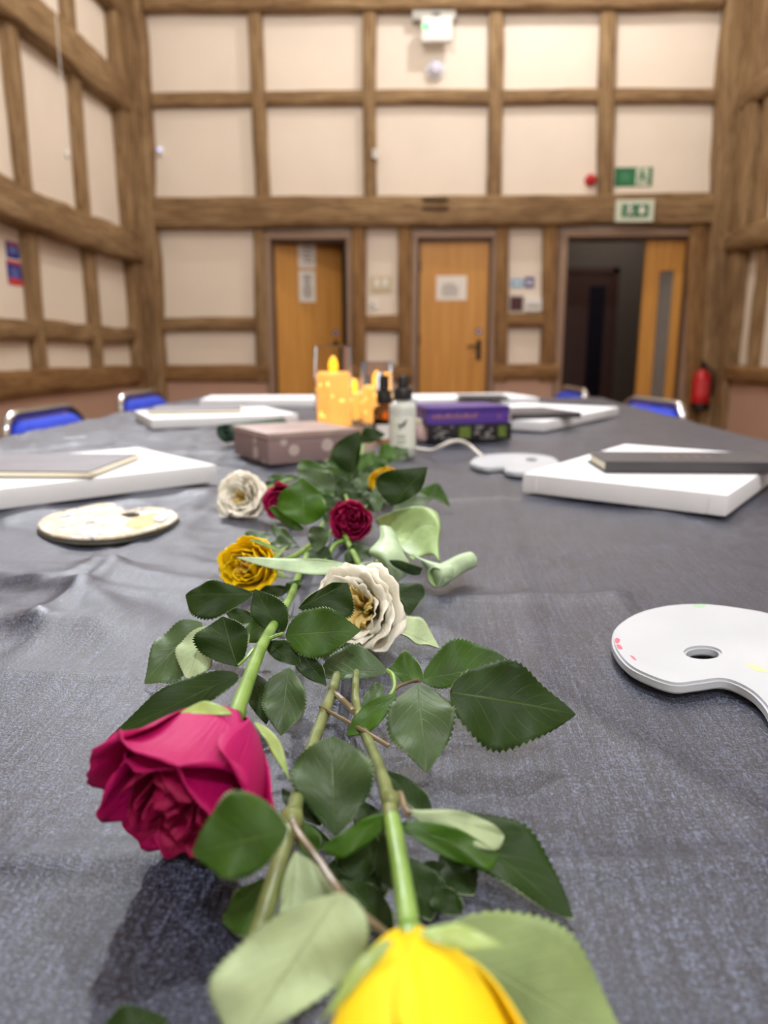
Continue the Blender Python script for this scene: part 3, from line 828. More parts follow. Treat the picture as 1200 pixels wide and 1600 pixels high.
m = MB(); m.tube([(p.x + 0.02, YB - 0.18, zb_ + Hh + 0.02), (p.x + 0.09, YB - 0.19, zb_ + Hh - 0.02), (p.x + 0.098, YB - 0.19, zb_ + Hh - 0.15), (p.x + 0.09, YB - 0.18, zb_ + 0.12)], 0.011, 8); m.build('hose', M['black'], t, True)
m = MB(); n_ = 10
for k in range(n_ + 1):
    th = R_(-90 - 50 + 100 * k / n_)
    for z in (0.14, 0.3): m.v.append(Vector((p.x + 0.0812 * math.cos(th), YB - 0.17 + 0.0812 * math.sin(th), zb_ + z * Hh / 0.42)))
for k in range(n_): m.f.append((2 * k, 2 * k + 2, 2 * k + 3, 2 * k + 1)); m.mi.append(0)
m.build('instruction_label', M['red_sign'], t, True)
MB().box((p.x - 0.02, YB - 0.092, zb_ + 0.1), (p.x + 0.02, YB - 0.0, zb_ + Hh - 0.05), 0, 0.003).build('wall_bracket', M['black_metal'], t)

# ================================================================== TABLE, CLOTH, CHAIRS
TX0, TX1 = -0.76, 0.60
TY0, TY1 = -0.55, onZ(560, 621).y
tbl = thing('table', ((TX0 + TX1) / 2, (TY0 + TY1) / 2, 0), 'long meeting table under the charcoal cloth', 'table')
MB().box((TX0 + 0.01, TY0 + 0.01, TT - 0.035), (TX1 - 0.01, TY1 - 0.01, TT - 0.006), 0, 0.004).build('tabletop', M['table'], tbl)
for x in (TX0 + 0.12, TX1 - 0.12):
    for y in (TY0 + 0.15, (TY0 + TY1) / 2, TY1 - 0.15):
        MB().tube([(x, y, 0), (x, y, TT - 0.034)], 0.022, 12).build('leg', M['black_metal'], tbl, True, angle=40)
def gauss(d, s): return math.exp(-(d / s) ** 2)
CREASE = []
CAMPL = [0.0020, 0.0024, 0.0018, 0.0016, 0.0014, 0.0012, 0.0034, 0.0026, 0.0012]
for px in ([(60, 932), (300, 934), (620, 938), (960, 932)], [(0, 1352), (300, 1345), (700, 1368), (1200, 1352)], [(0, 684), (200, 683), (420, 690), (700, 686)], [(700, 781), (900, 782), (1100, 820)],
           [(960, 930), (985, 975), (960, 1010)], [(690, 985), (1200, 1290)], [(60, 985), (140, 930), (330, 800)], [(0, 925), (110, 915), (190, 870), (330, 770)], [(760, 700), (800, 840), (850, 1100)]):
    pts = [onZ(x, y) for x, y in px]
    CREASE.append([(p.x, p.y) for p in crom([(q.x, q.y) for q in pts], 10) for p in (Vector((p[0], p[1], 0)),)])
def crease_d(x, y, c):
    best = 9
    for i in range(len(c) - 1):
        ax_, ay_ = c[i]; bx_, by_ = c[i + 1]
        dx, dy = bx_ - ax_, by_ - ay_; q = dx * dx + dy * dy
        t = 0 if q == 0 else max(0, min(1, ((x - ax_) * dx + (y - ay_) * dy) / q))
        d = math.hypot(x - ax_ - t * dx, y - ay_ - t * dy)
        if d < best: best = d
    return best
CB = [(min(p[0] for p in c) - 0.06, max(p[0] for p in c) + 0.06, min(p[1] for p in c) - 0.06, max(p[1] for p in c) + 0.06) for c in CREASE]
def cloth_h(x, y):
    h = 0.0008 * noise.noise(Vector((x * 14, y * 14, 0)))
    wl = max(0.0, min(1.0, (-x - 0.10) / 0.15)) * max(0, min(1, (y - 0.22) / 0.15))
    q = Vector((x * 7 + 2.0 * noise.noise(Vector((x * 3, y * 3, 4))), y * 5, 2))
    r = 1 - abs(noise.noise(q)) * 2
    q2 = Vector((x * 16 + y * 9, y * 13 - x * 6, 7))
    h += (0.0005 + 0.0030 * wl) * max(0, r) ** 3 + 0.0024 * wl * max(0, 1 - abs(noise.noise(q2)) * 2.4) ** 2
    free = max(0.0, min(1.0, (-x - 0.10) / 0.08)) * max(0.0, min(1.0, (0.56 - y) / 0.06)) * max(0.0, min(1.0, (y - 0.27) / 0.08))
    if free > 0:
        k1 = 1 - abs(noise.noise(Vector((x * 4 + y * 11, y * 5 - x * 3, 21)))) * 2.2
        h += free * (0.0075 * max(0, k1) ** 2 + 0.003 * noise.noise(Vector((x * 9, y * 9, 33))))
    if x > 0.06:
        r2 = 1 - abs(noise.noise(Vector((x * 5.2 - y * 3.0, y * 2.6 + x, 9)))) * 2.2
        h += 0.0020 * min(1, (x - 0.06) / 0.1) * max(0, r2) ** 3
    for i, c in enumerate(CREASE):
        b = CB[i]
        if b[0] < x < b[1] and b[2] < y < b[3]:
            d = crease_d(x, y, c)
            h += CAMPL[i] * (gauss(d, 0.0045) + 0.6 * gauss(d, 0.016))
    return h if (y < 0.50 and x < -0.06) else min(h, 0.0045)
def make_cloth():
    drop = 0.26
    def axis(lo, hi, fine):
        out = [lo - drop, lo - drop * 0.75, lo - drop * 0.5, lo - drop * 0.25, lo - 0.02, lo - 0.006]
        out += fine + [hi + 0.006, hi + 0.02, hi + drop * 0.25, hi + drop * 0.5, hi + drop * 0.75, hi + drop]
        return out
    xs = axis(TX0, TX1, [TX0 + (TX1 - TX0) * i / 230 for i in range(231)])
    fy = []; y = TY0
    while y < TY1:
        fy.append(y); y += 0.03 if y < 0.05 else (0.0055 if y < 0.8 else 0.0085 if y < 1.6 else 0.013)
    ys = axis(TY0, TY1, fy + [TY1])
    v = []
    for y in ys:
        for x in xs:
            ex = max(TX0 - x, x - TX1, 0); ey = max(TY0 - y, y - TY1, 0)
            cx = min(max(x, TX0), TX1); cy = min(max(y, TY0), TY1)
            e = max(ex, ey)
            z = TT + cloth_h(cx, cy) - (0 if e <= 0.006 else e - 0.006)
            out = 0.006 if e > 0 else 0
            wv = 0.008 * (e / drop) * (1 + math.sin((cx * 9 if ey > ex else cy * 9) + 1.3 * math.sin(cy * 4 + cx * 3))) if e > 0.02 else 0
            if ex > 0: cx += (out + wv) * (1 if x > TX1 else -1)
            if ey > 0: cy += (out + wv) * (1 if y > TY1 else -1)
            v.append((cx, cy, z))
    n = len(xs); f = []
    for j in range(len(ys) - 1):
        for i in range(n - 1):
            f.append((j * n + i, j * n + i + 1, (j + 1) * n + i + 1, (j + 1) * n + i))
    m = MB(); m.add(v, f)
    o = m.build('tablecloth', M['cloth'], None, True, loc=((TX0 + TX1) / 2, (TY0 + TY1) / 2, TT))
    tag(o, 'charcoal grey woven tablecloth with fold creases draped over the long table', 'tablecloth')
make_cloth()

def make_chair():
    t = thing('conference_chair', (0, 0, 0), '', 'chair', 'blue chrome-framed chairs around the table')
    # chair faces +X; its back stands at x = 0
    HB = 0.737
    def rr(hw, z0, z1, rad, x):
        pts = []
        for cx, cz, a0 in ((hw - rad, z1 - rad, 0), (-hw + rad, z1 - rad, 90)):
            for k in range(7):
                th = R_(a0 + 15 * k); pts.append((cz + rad * math.sin(th), cx + rad * math.cos(th)))
        return pts
    arc = rr(0.215, 0.44, HB, 0.085, 0)
    def lean(z): return -0.10 * (z - 0.45) / 0.33
    pts = [Vector((0.04, 0.215, 0.40))] + [Vector((lean(z), y, z)) for z, y in arc] + [Vector((0.04, -0.215, 0.40))]
    MB().tube(pts, 0.013, 12).build('back_frame', M['chrome'], t, True)
    m = MB(); prof = []
    for sgn in (1, -1):
        prof2 = []
    inner = rr(0.198, 0.46, HB - 0.016, 0.075, 0)
    outl = [(z, y) for z, y in inner] + [(0.50, -0.198), (0.48, -0.17), (0.48, 0.17), (0.50, 0.198)]
    nn = len(outl)
    cz, cy = 0.6, 0.0
    for (dx, s) in ((-0.012, 1.0), (-0.022, 0.93), (0.012, 1.0), (0.03, 0.92), (0.036, 0.7)):
        for z, y in outl:
            zz = cz + (z - cz) * s; m.v.append(Vector((lean(zz) + dx, cy + y * s, zz)))
    rings = [1, 0, 2, 3, 4]
    for a_, b_ in zip(rings[:-1], rings[1:]):
        for k in range(nn):
            k2 = (k + 1) % nn; m.f.append((a_ * nn + k, a_ * nn + k2, b_ * nn + k2, b_ * nn + k)); m.mi.append(0)
    m.f.append(tuple(1 * nn + k for k in range(nn))[::-1]); m.mi.append(0)
    m.f.append(tuple(4 * nn + k for k in range(nn))); m.mi.append(0)
    m.build('backrest', M['blue_fabric'], t, True)
    MB().box((0.03, -0.22, 0.425), (0.46, 0.22, 0.475), 0, 0.02).build('seat', M['blue_fabric'], t, True)
    for s in (1, -1):
        MB().tube([(0.05, 0.215 * s, 0.42), (0.0, 0.225 * s, 0.2), (-0.05, 0.235 * s, 0.013)], 0.012, 10).build('leg', M['chrome'], t, True)
        MB().tube([(0.42, 0.215 * s, 0.42), (0.45, 0.225 * s, 0.2), (0.48, 0.235 * s, 0.013)], 0.012, 10).build('leg', M['chrome'], t, True)
    m = MB()
    for s in (1, -1): m.tube([(0.05, 0.215 * s, 0.418), (0.42, 0.215 * s, 0.418)], 0.011, 10)
    m.build('seat_frame', M['chrome'], t, True)
    return t
def copy_tree(o, parent=None):
    c = o.copy(); COL.objects.link(c); c.parent = parent
    for ch in list(o.children): copy_tree(ch, c)
    return c
chair0 = make_chair()
for i, (x, y, rz_, label) in enumerate((
        (-0.955, 1.97, 0, 'blue padded chrome chair at the left table edge nearest the camera'),
        (-1.0, 2.80, -2, 'blue padded chrome chair at the far left table corner behind the blank canvases'),
        (0.665, 2.43, 190, 'blue padded chrome chair at the right table edge nearest the camera'),
        (0.56, 3.22, 184, 'blue padded chrome chair beyond the far right table corner by the doorway'))):
    c = chair0 if i == 0 else copy_tree(chair0)
    c['label'] = label; c.location = (x, y, 0); c.rotation_euler = (0, 0, R_(rz_))

# ================================================================== THINGS ON THE TABLE
Z0 = 0.0042     # things rest on the cloth
def slab(mb, A, u, v, h0, h1, mi=0, bev=0.0):
    """box standing on the table: corner A, edge vectors u and v"""
    A = Vector((A.x, A.y, 0)); u = Vector((u.x, u.y, 0)); v = Vector((v.x, v.y, 0))
    mt = Matrix(((u.x, v.x, 0, A.x), (u.y, v.y, 0, A.y), (0, 0, 1, 0), (0, 0, 0, 1)))
    U, V = u.length, v.length
    mt = Matrix(((u.x / U, v.x / V, 0, A.x), (u.y / U, v.y / V, 0, A.y), (0, 0, 1, 0), (0, 0, 0, 1)))
    mb.box((0, 0, TT + h0), (U, V, TT + h1), mi, bev, mt)
    return mt
def perp(u, toward):
    v = Vector((-u.y, u.x, 0)).normalized()
    return v if v.dot(toward) > 0 else -v

def canvas(A, u, v, th, label):
    t = thing('canvas', (A.x + (u.x + v.x) / 2, A.y + (u.y + v.y) / 2, TT), label, 'canvas', 'blank white canvases on the table')
    m = MB(); slab(m, A, u, v, Z0, Z0 + th, 0, 0.0025)
    m.build('stretched_cloth', M['canvas'], t, True, angle=30)
    # folded corners: a thin tuck line on each corner
    f = MB(); un, vn = u.normalized(), v.normalized()
    for (a, b) in ((0, 0), (1, 0), (0, 1), (1, 1)):
        c = A + u * a + v * b + un * (0.016 * (1 if a == 0 else -1)) - vn * (0.0006 * (1 if b == 0 else -1))
        slab(f, c, un * 0.0012, vn * 0.0012 * (1), Z0 + 0.002, Z0 + th - 0.004)
    f.build('corner_fold', plain('canvas_fold', (228, 228, 230), 0.8), t)
    return t
def notebook(A, u, v, h, th, label, cover='notebook', inset=0.003, foil=False, open_side=None):
    t = thing('notebook', (A.x + (u.x + v.x) / 2, A.y + (u.y + v.y) / 2, TT + h), label, 'notebook')
    un, vn = u.normalized(), v.normalized()
    m = MB(); slab(m, A, u, v, h, h + 0.0016, 0, 0.0005); slab(m, A, u, v, h + th - 0.0016, h + th, 0, 0.0005)
    slab(m, A, u, vn * 0.0016, h, h + th, 0, 0.0004) if open_side is None else None
    m.build('cover', M[cover], t)
    m = MB(); slab(m, A + un * inset + vn * (0.0017 if open_side is None else inset), u - un * 2 * inset, v - vn * (inset + 0.002 if open_side is None else 2 * inset), h + 0.0016, h + th - 0.0016)
    m.build('pages', M['pages'], t)
    if foil:
        m = MB(); c = A + u * 0.36 + v * 0.35
        for k in range(5):
            slab(m, c + un * (0.012 * k), un * 0.006, vn * (0.02 + 0.008 * (k % 2)), h + th, h + th + 0.0003)
        m.build('cover_print', plain('dull_copper_print', (96, 78, 74), 0.5), t)
    return t

# near right canvas with the black notebook
A = onZ(815, 769, Z0); B = onZ(1134, 808, Z0); D = onZ(1003, 697, 0.024)
u = Vector((B.x - A.x, B.y - A.y, 0)); v = perp(u, Vector((D.x - A.x, D.y - A.y, 0))); wv = max(0.28, (D - A).dot(v))
print('canvas right', u.length, (D - A).dot(v))
canvas(A, u, v * wv, 0.021, 'large blank white canvas carrying the black notebook')
th = Z0 + 0.0215
A2 = onZ(945, 739, th); B2 = onZ(1245, 741, th); u2 = Vector((B2.x - A2.x, B2.y - A2.y, 0))
v2 = perp(u2, Vector((0, 1, 0)))
notebook(A2, u2, v2 * 0.085, th, 0.0125, 'closed black notebook lying on the large right canvas', 'notebook', foil=True)
# near left canvas with the grey sketch pad
A = onZ(340, 753, Z0); B = onZ(0, 797, Z0); D = onZ(203, 701, 0.024)
u = Vector((B.x - A.x, B.y - A.y, 0)); u = u.normalized() * 0.40; v = perp(u, Vector((D.x - A.x, D.y - A.y, 0))); wv = (D - A).dot(v)
print('canvas left', wv)
canvas(A, u, v * max(0.2, min(0.32, wv)), 0.021, 'large blank white canvas carrying the grey sketch pad')
A2 = onZ(140, 747, th); B2 = onZ(215, 718, th)
v2 = Vector((B2.x - A2.x, B2.y - A2.y, 0)); u2 = perp(v2, Vector((-1, 0, 0))) * 0.21
notebook(A2, u2, v2, th, 0.007, 'worn grey sketch pad with cream page edges on the left canvas', 'notebook_grey', inset=-0.003, open_side=1)
# far left pair
A = onZ(237, 671, Z0); B = onZ(466, 661, Z0); u = Vector((B.x - A.x, B.y - A.y, 0)); v = perp(u, Vector((0, 1, 0)))
print('far left canvas', u.length)
canvas(A, u, v * 0.24, 0.02, 'blank canvas topped by a thin grey notebook before the far left chair')
A2 = onZ(232, 647, th); B2 = onZ(376, 645, th); u2 = Vector((B2.x - A2.x, B2.y - A2.y, 0)); v2 = perp(u2, Vector((0, 1, 0)))
notebook(A2, u2, v2 * 0.15, th - 0.001, 0.008, 'thin grey notebook lying on the far left canvas', 'notebook_grey', inset=-0.002, open_side=1)
A = onZ(312, 637, Z0); B = onZ(500, 636, Z0); u = Vector((B.x - A.x, B.y - A.y, 0)); v = perp(u, Vector((0, 1, 0)))
canvas(A, u, v * 0.20, 0.022, 'blank white canvas at the far table edge behind the tall candle')
# far right pair
A = onZ(851, 675, Z0); B = onZ(966, 649, Z0); D = onZ(792, 668, Z0)
u = Vector((B.x - A.x, B.y - A.y, 0)); v = perp(u, Vector((D.x - A.x, D.y - A.y, 0)))
print('far right canvas', u.length, (D - A).dot(v))
canvas(A, u, v * 0.26, 0.02, 'blank canvas under the dark notebook before the far right chairs')
A2 = onZ(800, 655, th); B2 = onZ(908, 652, th); u2 = Vector((B2.x - A2.x, B2.y - A2.y, 0)); v2 = perp(u2, Vector((0, 1, 0)))
notebook(A2, u2, v2 * 0.16, th - 0.001, 0.011, 'dark notebook lying on the far right canvas', 'notebook')
A = onZ(652, 636, Z0); B = onZ(842, 633, Z0); u = Vector((B.x - A.x, B.y - A.y, 0)); v = perp(u, Vector((0, 1, 0)))
canvas(A, u, v * 0.24, 0.022, 'blank white canvas at the far table edge behind the purple box')
A2 = onZ(720, 626, th); B2 = onZ(795, 626, th); u2 = Vector((B2.x - A2.x, B2.y - A2.y, 0)); v2 = perp(u2, Vector((0, 1, 0)))
notebook(A2, u2, v2 * 0.12, th + 0.001, 0.009, 'dark notebook on the far canvas behind the purple box', 'notebook')

# palettes
def plate(px, h0, h1, hole=None, smooth_n=5, grow=None):
    """flat plate with a rounded outline (table-plane points) and thumb hole, as a bmesh"""
    pts = [onZ(x, y, h1) for x, y in px]
    ol = crom_closed([(p.x, p.y) for p in pts], smooth_n)
    bm = bmesh.new(); edges = []
    def loop(pp):
        vs = [bm.verts.new((x, y, TT + h1)) for x, y in pp]
        return [bm.edges.new((vs[i], vs[(i + 1) % len(vs)])) for i in range(len(vs))]
    edges += loop(ol)
    if hole: edges += loop(hole)
    r = bmesh.ops.triangle_fill(bm, use_beauty=True, edges=edges)
    fs = [f for f in bm.faces]
    for f in fs:
        if f.normal.z < 0: f.normal_flip()
    ex = bmesh.ops.extrude_face_region(bm, geom=fs)
    nv = [g for g in ex['geom'] if isinstance(g, bmesh.types.BMVert)]
    for v_ in nv: v_.co.z = TT + h0
    # originals now the top; recalc
    top = [f for f in bm.faces if all(abs(v_.co.z - TT - h1) < 1e-6 for v_ in f.verts)]
    if not top:
        pass
    bmesh.ops.recalc_face_normals(bm, faces=bm.faces[:])
    rim = [e for e in bm.edges if len(e.link_faces) == 2 and abs(e.verts[0].co.z - e.verts[1].co.z) < 1e-6 and abs(e.link_faces[0].normal.z - e.link_faces[1].normal.z) > 0.5]
    bmesh.ops.bevel(bm, geom=rim, offset=(h1 - h0) * 0.22, segments=2, affect='EDGES')
    return bm
def ellipse(cx, cy, rx, ry, h, n=24):
    c = onZ(cx, cy, h); a = onZ(cx + rx, cy, h) - c; b = onZ(cx, cy - ry, h) - c
    return [(c.x + a.x * math.cos(2 * math.pi * k / n) + b.x * math.sin(2 * math.pi * k / n), c.y + a.y * math.cos(2 * math.pi * k / n) + b.y * math.sin(2 * math.pi * k / n)) for k in range(n)]
PZ = 0.003
def smear(t, mats, px, h, name='paint_smear'):
    pts = [onZ(x, y, h) for x, y in px]
    ol = crom_closed([(p.x, p.y) for p in pts], 4)
    m = MB(); c = sum((Vector((x, y, 0)) for x, y in ol), Vector()) / len(ol)
    vs = [Vector((x, y, TT + h + 0.00005)) for x, y in ol] + [Vector((c.x, c.y, TT + h + 0.0003))]
    m.add(vs, [(i, (i + 1) % len(ol), len(ol)) for i in range(len(ol))]); m.build(name, mats, t, True)
out = [(957, 1005), (963, 978), (995, 957), (1045, 945), (1100, 943), (1155, 949), (1210, 960), (1270, 985), (1320, 1030), (1335, 1085), (1310, 1130), (1262, 1145), (1215, 1130), (1192, 1098), (1168, 1076), (1132, 1061), (1092, 1065), (1055, 1068), (1015, 1056), (978, 1036)]
h1 = PZ + 0.0055
t = thing('paint_palette', onZ(1130, 1020), 'clean white plastic paint palette with a thumb hole and pink smears', 'palette')
m = MB(); m.bm(plate(out, PZ, h1, ellipse(1098, 1019, 26, 9, h1))); m.build('plate', M['palette'], t, True, angle=80)
smear(t, M['smear_red'], [(962, 997), (969, 999), (966, 1005), (961, 1004)], h1)
smear(t, M['smear_red'], [(963, 1007), (969, 1008), (973, 1014), (966, 1014)], h1)
smear(t, M['smear_red'], [(984, 1024), (990, 1026), (995, 1032), (989, 1030)], h1)
smear(t, M['smear_green'], [(1082, 945), (1098, 944), (1102, 948), (1088, 949)], h1)
smear(t, M['smear_yellow'], [(1165, 1036), (1190, 1042), (1200, 1050), (1180, 1048)], h1)
out = [(57, 821), (66, 808), (90, 799), (122, 792), (150, 786), (176, 785), (192, 790), (196, 797), (224, 792), (262, 793), (280, 804), (270, 816), (238, 828), (178, 840), (115, 841), (74, 834)]
h1 = PZ + 0.006
t = thing('paint_palette', onZ(170, 815), 'paint-crusted cream palette on the cloth before the left canvas', 'palette')
m = MB(); m.bm(plate(out, PZ, h1, ellipse(205, 806, 12, 3, h1, 16))); m.build('plate', M['palette_edge'], t, True, angle=50)
m = MB(); ins = [(57 + (x - 57) * 0.975 + 3, 815 + (y - 815) * 0.95) for x, y in out]
m.bm(plate(ins, h1 - 0.001, h1 + 0.0012, ellipse(205, 806, 14, 4, h1, 16))); m.build('paint_layer', M['palette_paint'], t, True, angle=50)
smear(t, M['palette_paint'], [(82, 822), (110, 806), (150, 802), (180, 808), (160, 822), (110, 830)], h1 + 0.0014, 'paint_blob')
smear(t, plain('ochre_paint', (226, 200, 138), 0.2, var=0.2, scale=80, bump=0.6), [(196, 818), (225, 804), (252, 802), (262, 808), (240, 818), (212, 826)], h1 + 0.0014, 'paint_blob')
smear(t, M['palette'], [(238, 808), (256, 802), (262, 808), (250, 815)], h1 + 0.0022, 'paint_blob')
out = [(735, 720), (755, 711), (802, 708), (850, 711), (872, 719), (866, 729), (822, 738), (792, 736), (786, 730), (762, 731), (743, 727)]
h1 = PZ + 0.006
t = thing('paint_palette', onZ(800, 722), 'small white paint palette between the white cable and the right canvas', 'palette')
m = MB(); m.bm(plate(out, PZ, h1, ellipse(830, 718, 9, 2.5, h1, 16))); m.build('plate', M['palette'], t, True, angle=80)

# mauve dotted box
A = onZ(420, 727, Z0); B = onZ(552, 716, Z0); D = onZ(368, 704, Z0)
u = Vector((B.x - A.x, B.y - A.y, 0)); v = perp(u, Vector((D.x - A.x, D.y - A.y, 0))); wv = (D - A).dot(v)
print('mauve', u.length, wv)
u = u.normalized() * 0.135; v = v * 0.135
t = thing('gift_box', A + (u + v) / 2, 'mauve cardboard box with pale dots before the glowing candles', 'box')
m = MB(); slab(m, A, u, v, Z0, Z0 + 0.038, 0, 0.0015); m.build('tray', M['mauve'], t, True, angle=30)
un, vn = u.normalized(), v.normalized()
m = MB(); slab(m, A - un * 0.0015 - vn * 0.0015, u + un * 0.003, v + vn * 0.003, Z0 + 0.034, Z0 + 0.043, 0, 0.0015); m.build('lid', plain('mauve_card_lid', (160, 138, 132), 0.45, var=0.15, scale=30), t, True, angle=30)
m = MB()
for (s, z, r) in ((0.28, 0.018, 0.008), (0.66, 0.022, 0.009), (0.88, 0.012, 0.007)):
    c = A + u * s; m.lathe([(0, 0), (r, 0), (r, 0.0005), (0, 0.0005)], (c.x, c.y, TT + Z0 + z), 18, 0, (-vn).to_track_quat('Z', 'Y').to_matrix())
c = A + v * 0.35; m.lathe([(0, 0), (0.009, 0), (0.009, 0.0005), (0, 0.0005)], (c.x, c.y, TT + Z0 + 0.012), 18, 0, (-un).to_track_quat('Z', 'Y').to_matrix())
m.build('dot_print', plain('pale_dot_print', (186, 170, 166), 0.5), t)
# dark green rolled cloth behind it
p0 = onZ(352, 680, 0.02); p1 = onZ(440, 668, 0.02)
t = thing('rolled_cloth', (p0.x, p0.y, TT), 'small dark green rolled cloth tucked behind the mauve box', 'cloth')
ax = (p1 - p0).normalized(); sd = Vector((-ax.y, ax.x, 0))
m = MB(); nn = 44; prof = []
for k in range(nn):
    th_ = 2 * math.pi * 2.1 * k / (nn - 1); r = 0.005 + 0.0145 * k / (nn - 1)
    prof.append((r * math.cos(th_), r * math.sin(th_)))
for i in range(9):
    c = p0.lerp(p1, i / 8)
    for (a_, b_) in prof:
        w_ = 1 + 0.08 * noise.noise(Vector((i * 0.7, a_ * 90, b_ * 90))); m.v.append(Vector((c.x, c.y, TT + Z0 + 0.0205)) + sd * a_ * w_ + Vector((0, 0, b_ * w_)))
for i in range(8):
    for k in range(nn - 1):
        m.f.append((i * nn + k, i * nn + k + 1, (i + 1) * nn + k + 1, (i + 1) * nn + k)); m.mi.append(0)
o = m.build('roll', M['green_roll'], t, True); sm = o.modifiers.new('thickness', 'SOLIDIFY'); sm.thickness = 0.002

# candles: glass cylinder, glowing wax, LED flame, fairy bulbs
def candle(px, py, wpx, rim_y, wax_y, label, flame=True, seed=1):
    c = onZ(px, py, Z0); d = (c - CAMP).dot(RM @ Vector((0, 0, -1)))
    r = wpx / 2 * d / FPX
    def hz(y): return onY(px, y, c.y).z
    Hg, Hw = hz(rim_y) - TT - Z0, hz(wax_y) - TT - Z0
    b = (c.x, c.y, TT + Z0)
    t = thing('candle', b, label, 'candle')
    MB().lathe([(0, 0), (r - 0.002, 0), (r, 0.002), (r, Hg - 0.001), (r - 0.001, Hg), (r - 0.0022, Hg - 0.001), (r - 0.0022, 0.004), (0, 0.004)], b, 40).build('glass_cylinder', M['glass'], t, True, angle=50)
    rw = r - 0.004
    MB().lathe([(0, 0.005), (rw - 0.002, 0.005), (rw, 0.008), (rw, Hw - 0.006), (rw - 0.003, Hw - 0.001), (rw - 0.007, Hw - 0.002), (rw * 0.45, Hw - 0.007), (0, Hw - 0.008)], b, 36).build('wax', M['wax'], t, True)
    if flame:
        MB().lathe([(0, 0), (0.004, 0.002), (0.0085, 0.010), (0.0095, 0.017), (0.008, 0.026), (0.004, 0.033), (0, 0.036)], (b[0], b[1], b[2] + Hw - 0.006), 14).build('led_flame', M['flame'], t, True)
    rd = random.Random(seed); m = MB()
    for k in range(16):
        th_ = rd.uniform(0, 6.28); z = rd.uniform(0.02, Hw - 0.015)
        m.lathe([(0, -0.003), (0.0025, -0.0015), (0.0025, 0.0015), (0, 0.003)], (b[0] + rw * math.cos(th_), b[1] + rw * math.sin(th_), b[2] + z), 8)
    m.build('fairy_bulbs', M['bulb'], t, True)
    for k in range(2):
        pass
    return t
candle(522, 668, 58, 541, 581, 'tallest glass cylinder candle glowing amber behind the mauve box', True, 3)
candle(589, 662, 50, 565, 602, 'shorter amber candle in a glass cylinder behind the brown bottle', True, 5)
candle(553, 657, 48, 592, 612, 'lowest amber candle half hidden between the other two', True, 8)

# bottles
def bottle(px, py, wpx, top_y, sh_y, mat, label, body_liquid=None, cap='black'):
    c = onZ(px, py, Z0); d = (c - CAMP).dot(RM @ Vector((0, 0, -1)))
    r = wpx / 2 * d / FPX
    def hz(y): return onY(px, y, c.y).z - TT - Z0
    Hs, Ht = hz(sh_y), hz(top_y); b = (c.x, c.y, TT + Z0)
    t = thing('spray_bottle', b, label, 'bottle')
    MB().lathe([(0, 0), (r * 0.9, 0), (r, 0.003), (r, Hs - r * 0.55), (r * 0.92, Hs - r * 0.25), (r * 0.62, Hs - r * 0.05), (r * 0.42, Hs), (r * 0.42, Hs + 0.006), (0, Hs + 0.006)], b, 36).build('body', mat, t, True, angle=60)
    hc = (Ht - Hs)
    MB().lathe([(0, 0.002), (r * 0.66, 0.002), (r * 0.68, 0.004), (r * 0.68, hc * 0.45), (r * 0.62, hc * 0.5), (r * 0.42, hc * 0.52), (0, hc * 0.52)], (b[0], b[1], b[2] + Hs), 28).build('collar', M['black'], t, True, angle=40)
    m = MB(); m.lathe([(0, hc * 0.5), (r * 0.40, hc * 0.5), (r * 0.40, hc * 0.93), (r * 0.34, hc), (0, hc)], (b[0], b[1], b[2] + Hs), 24)
    zn = b[2] + Hs + hc * 0.82
    m.tube([(b[0], b[1], zn), (b[0] - r * 0.36, b[1] - r * 0.3, zn)], r * 0.10, 8)
    m.build('pump', M['black'], t, True, angle=40)
    return t, b, r, Hs, hc
t, b, r, Hs, hc = bottle(629, 712, 42, 587, 626, M['frost'], 'white frosted spray bottle with a black pump and bird print')
m = MB(); n_ = 14
for k in range(n_ + 1):
    th_ = R_(-90 - 62 + 124 * k / n_)
    for z in (0.16, 0.74): m.v.append(Vector((b[0] + (r + 0.0004) * math.cos(th_), b[1] + (r + 0.0004) * math.sin(th_), b[2] + z * Hs)))
for k in range(n_): m.f.append((2 * k, 2 * k + 2, 2 * k + 3, 2 * k + 1)); m.mi.append(0)
lab = m.build('label', M['label'], t, True)
def on_cyl(a_, z): return Vector((b[0] + (r + 0.0009) * math.sin(R_(a_)), b[1] - (r + 0.0009) * math.cos(R_(a_)), b[2] + z * Hs))
m = MB()
for pts, rad in (([(-20, .60), (-8, .57), (6, .58), (16, .63)], [0.0006, 0.002, 0.0022, 0.0005]), ([(0, .58), (10, .64), (24, .69)], [0.0018, 0.0016, 0.0004]), ([(-4, .57), (-12, .52), (-10, .49)], [0.0014, 0.001, 0.0004])):
    m.tube([on_cyl(*p) for p in pts], rad, 6)
m.build('bird_print', M['bird'], lab, True)
m = MB()
for z in (0.40, 0.36, 0.30, 0.26):
    for k in range(6): 
        q = on_cyl(-20 + 6 * k, z); m.box((q.x - 0.0012, q.y - 0.0003, q.z - 0.0009), (q.x + 0.0012, q.y + 0.0003, q.z + 0.0009))
m.build('print', plain('pale_grey_print', (178, 184, 178), 0.6), lab)
t, b, r, Hs, hc = bottle(600, 690, 34, 587, 633, M['amber_glass'], 'brown amber glass spray bottle standing behind the white one')
MB().lathe([(0, 0.004), (r * 0.93, 0.004), (r * 0.93, Hs * 0.62), (0, Hs * 0.62)], b, 28).build('liquid', plain('dark_brown_liquid', (50, 24, 10), 0.2), t, True, angle=50)
MB().lathe([(r * 0.74, hc * 0.42), (r * 0.74, hc * 1.05), (r * 0.66, hc * 1.12), (0, hc * 1.13)], (b[0], b[1], b[2] + Hs), 24).build('clear_cap', M['glass'], t, True, angle=50)
m = MB(); n_ = 10
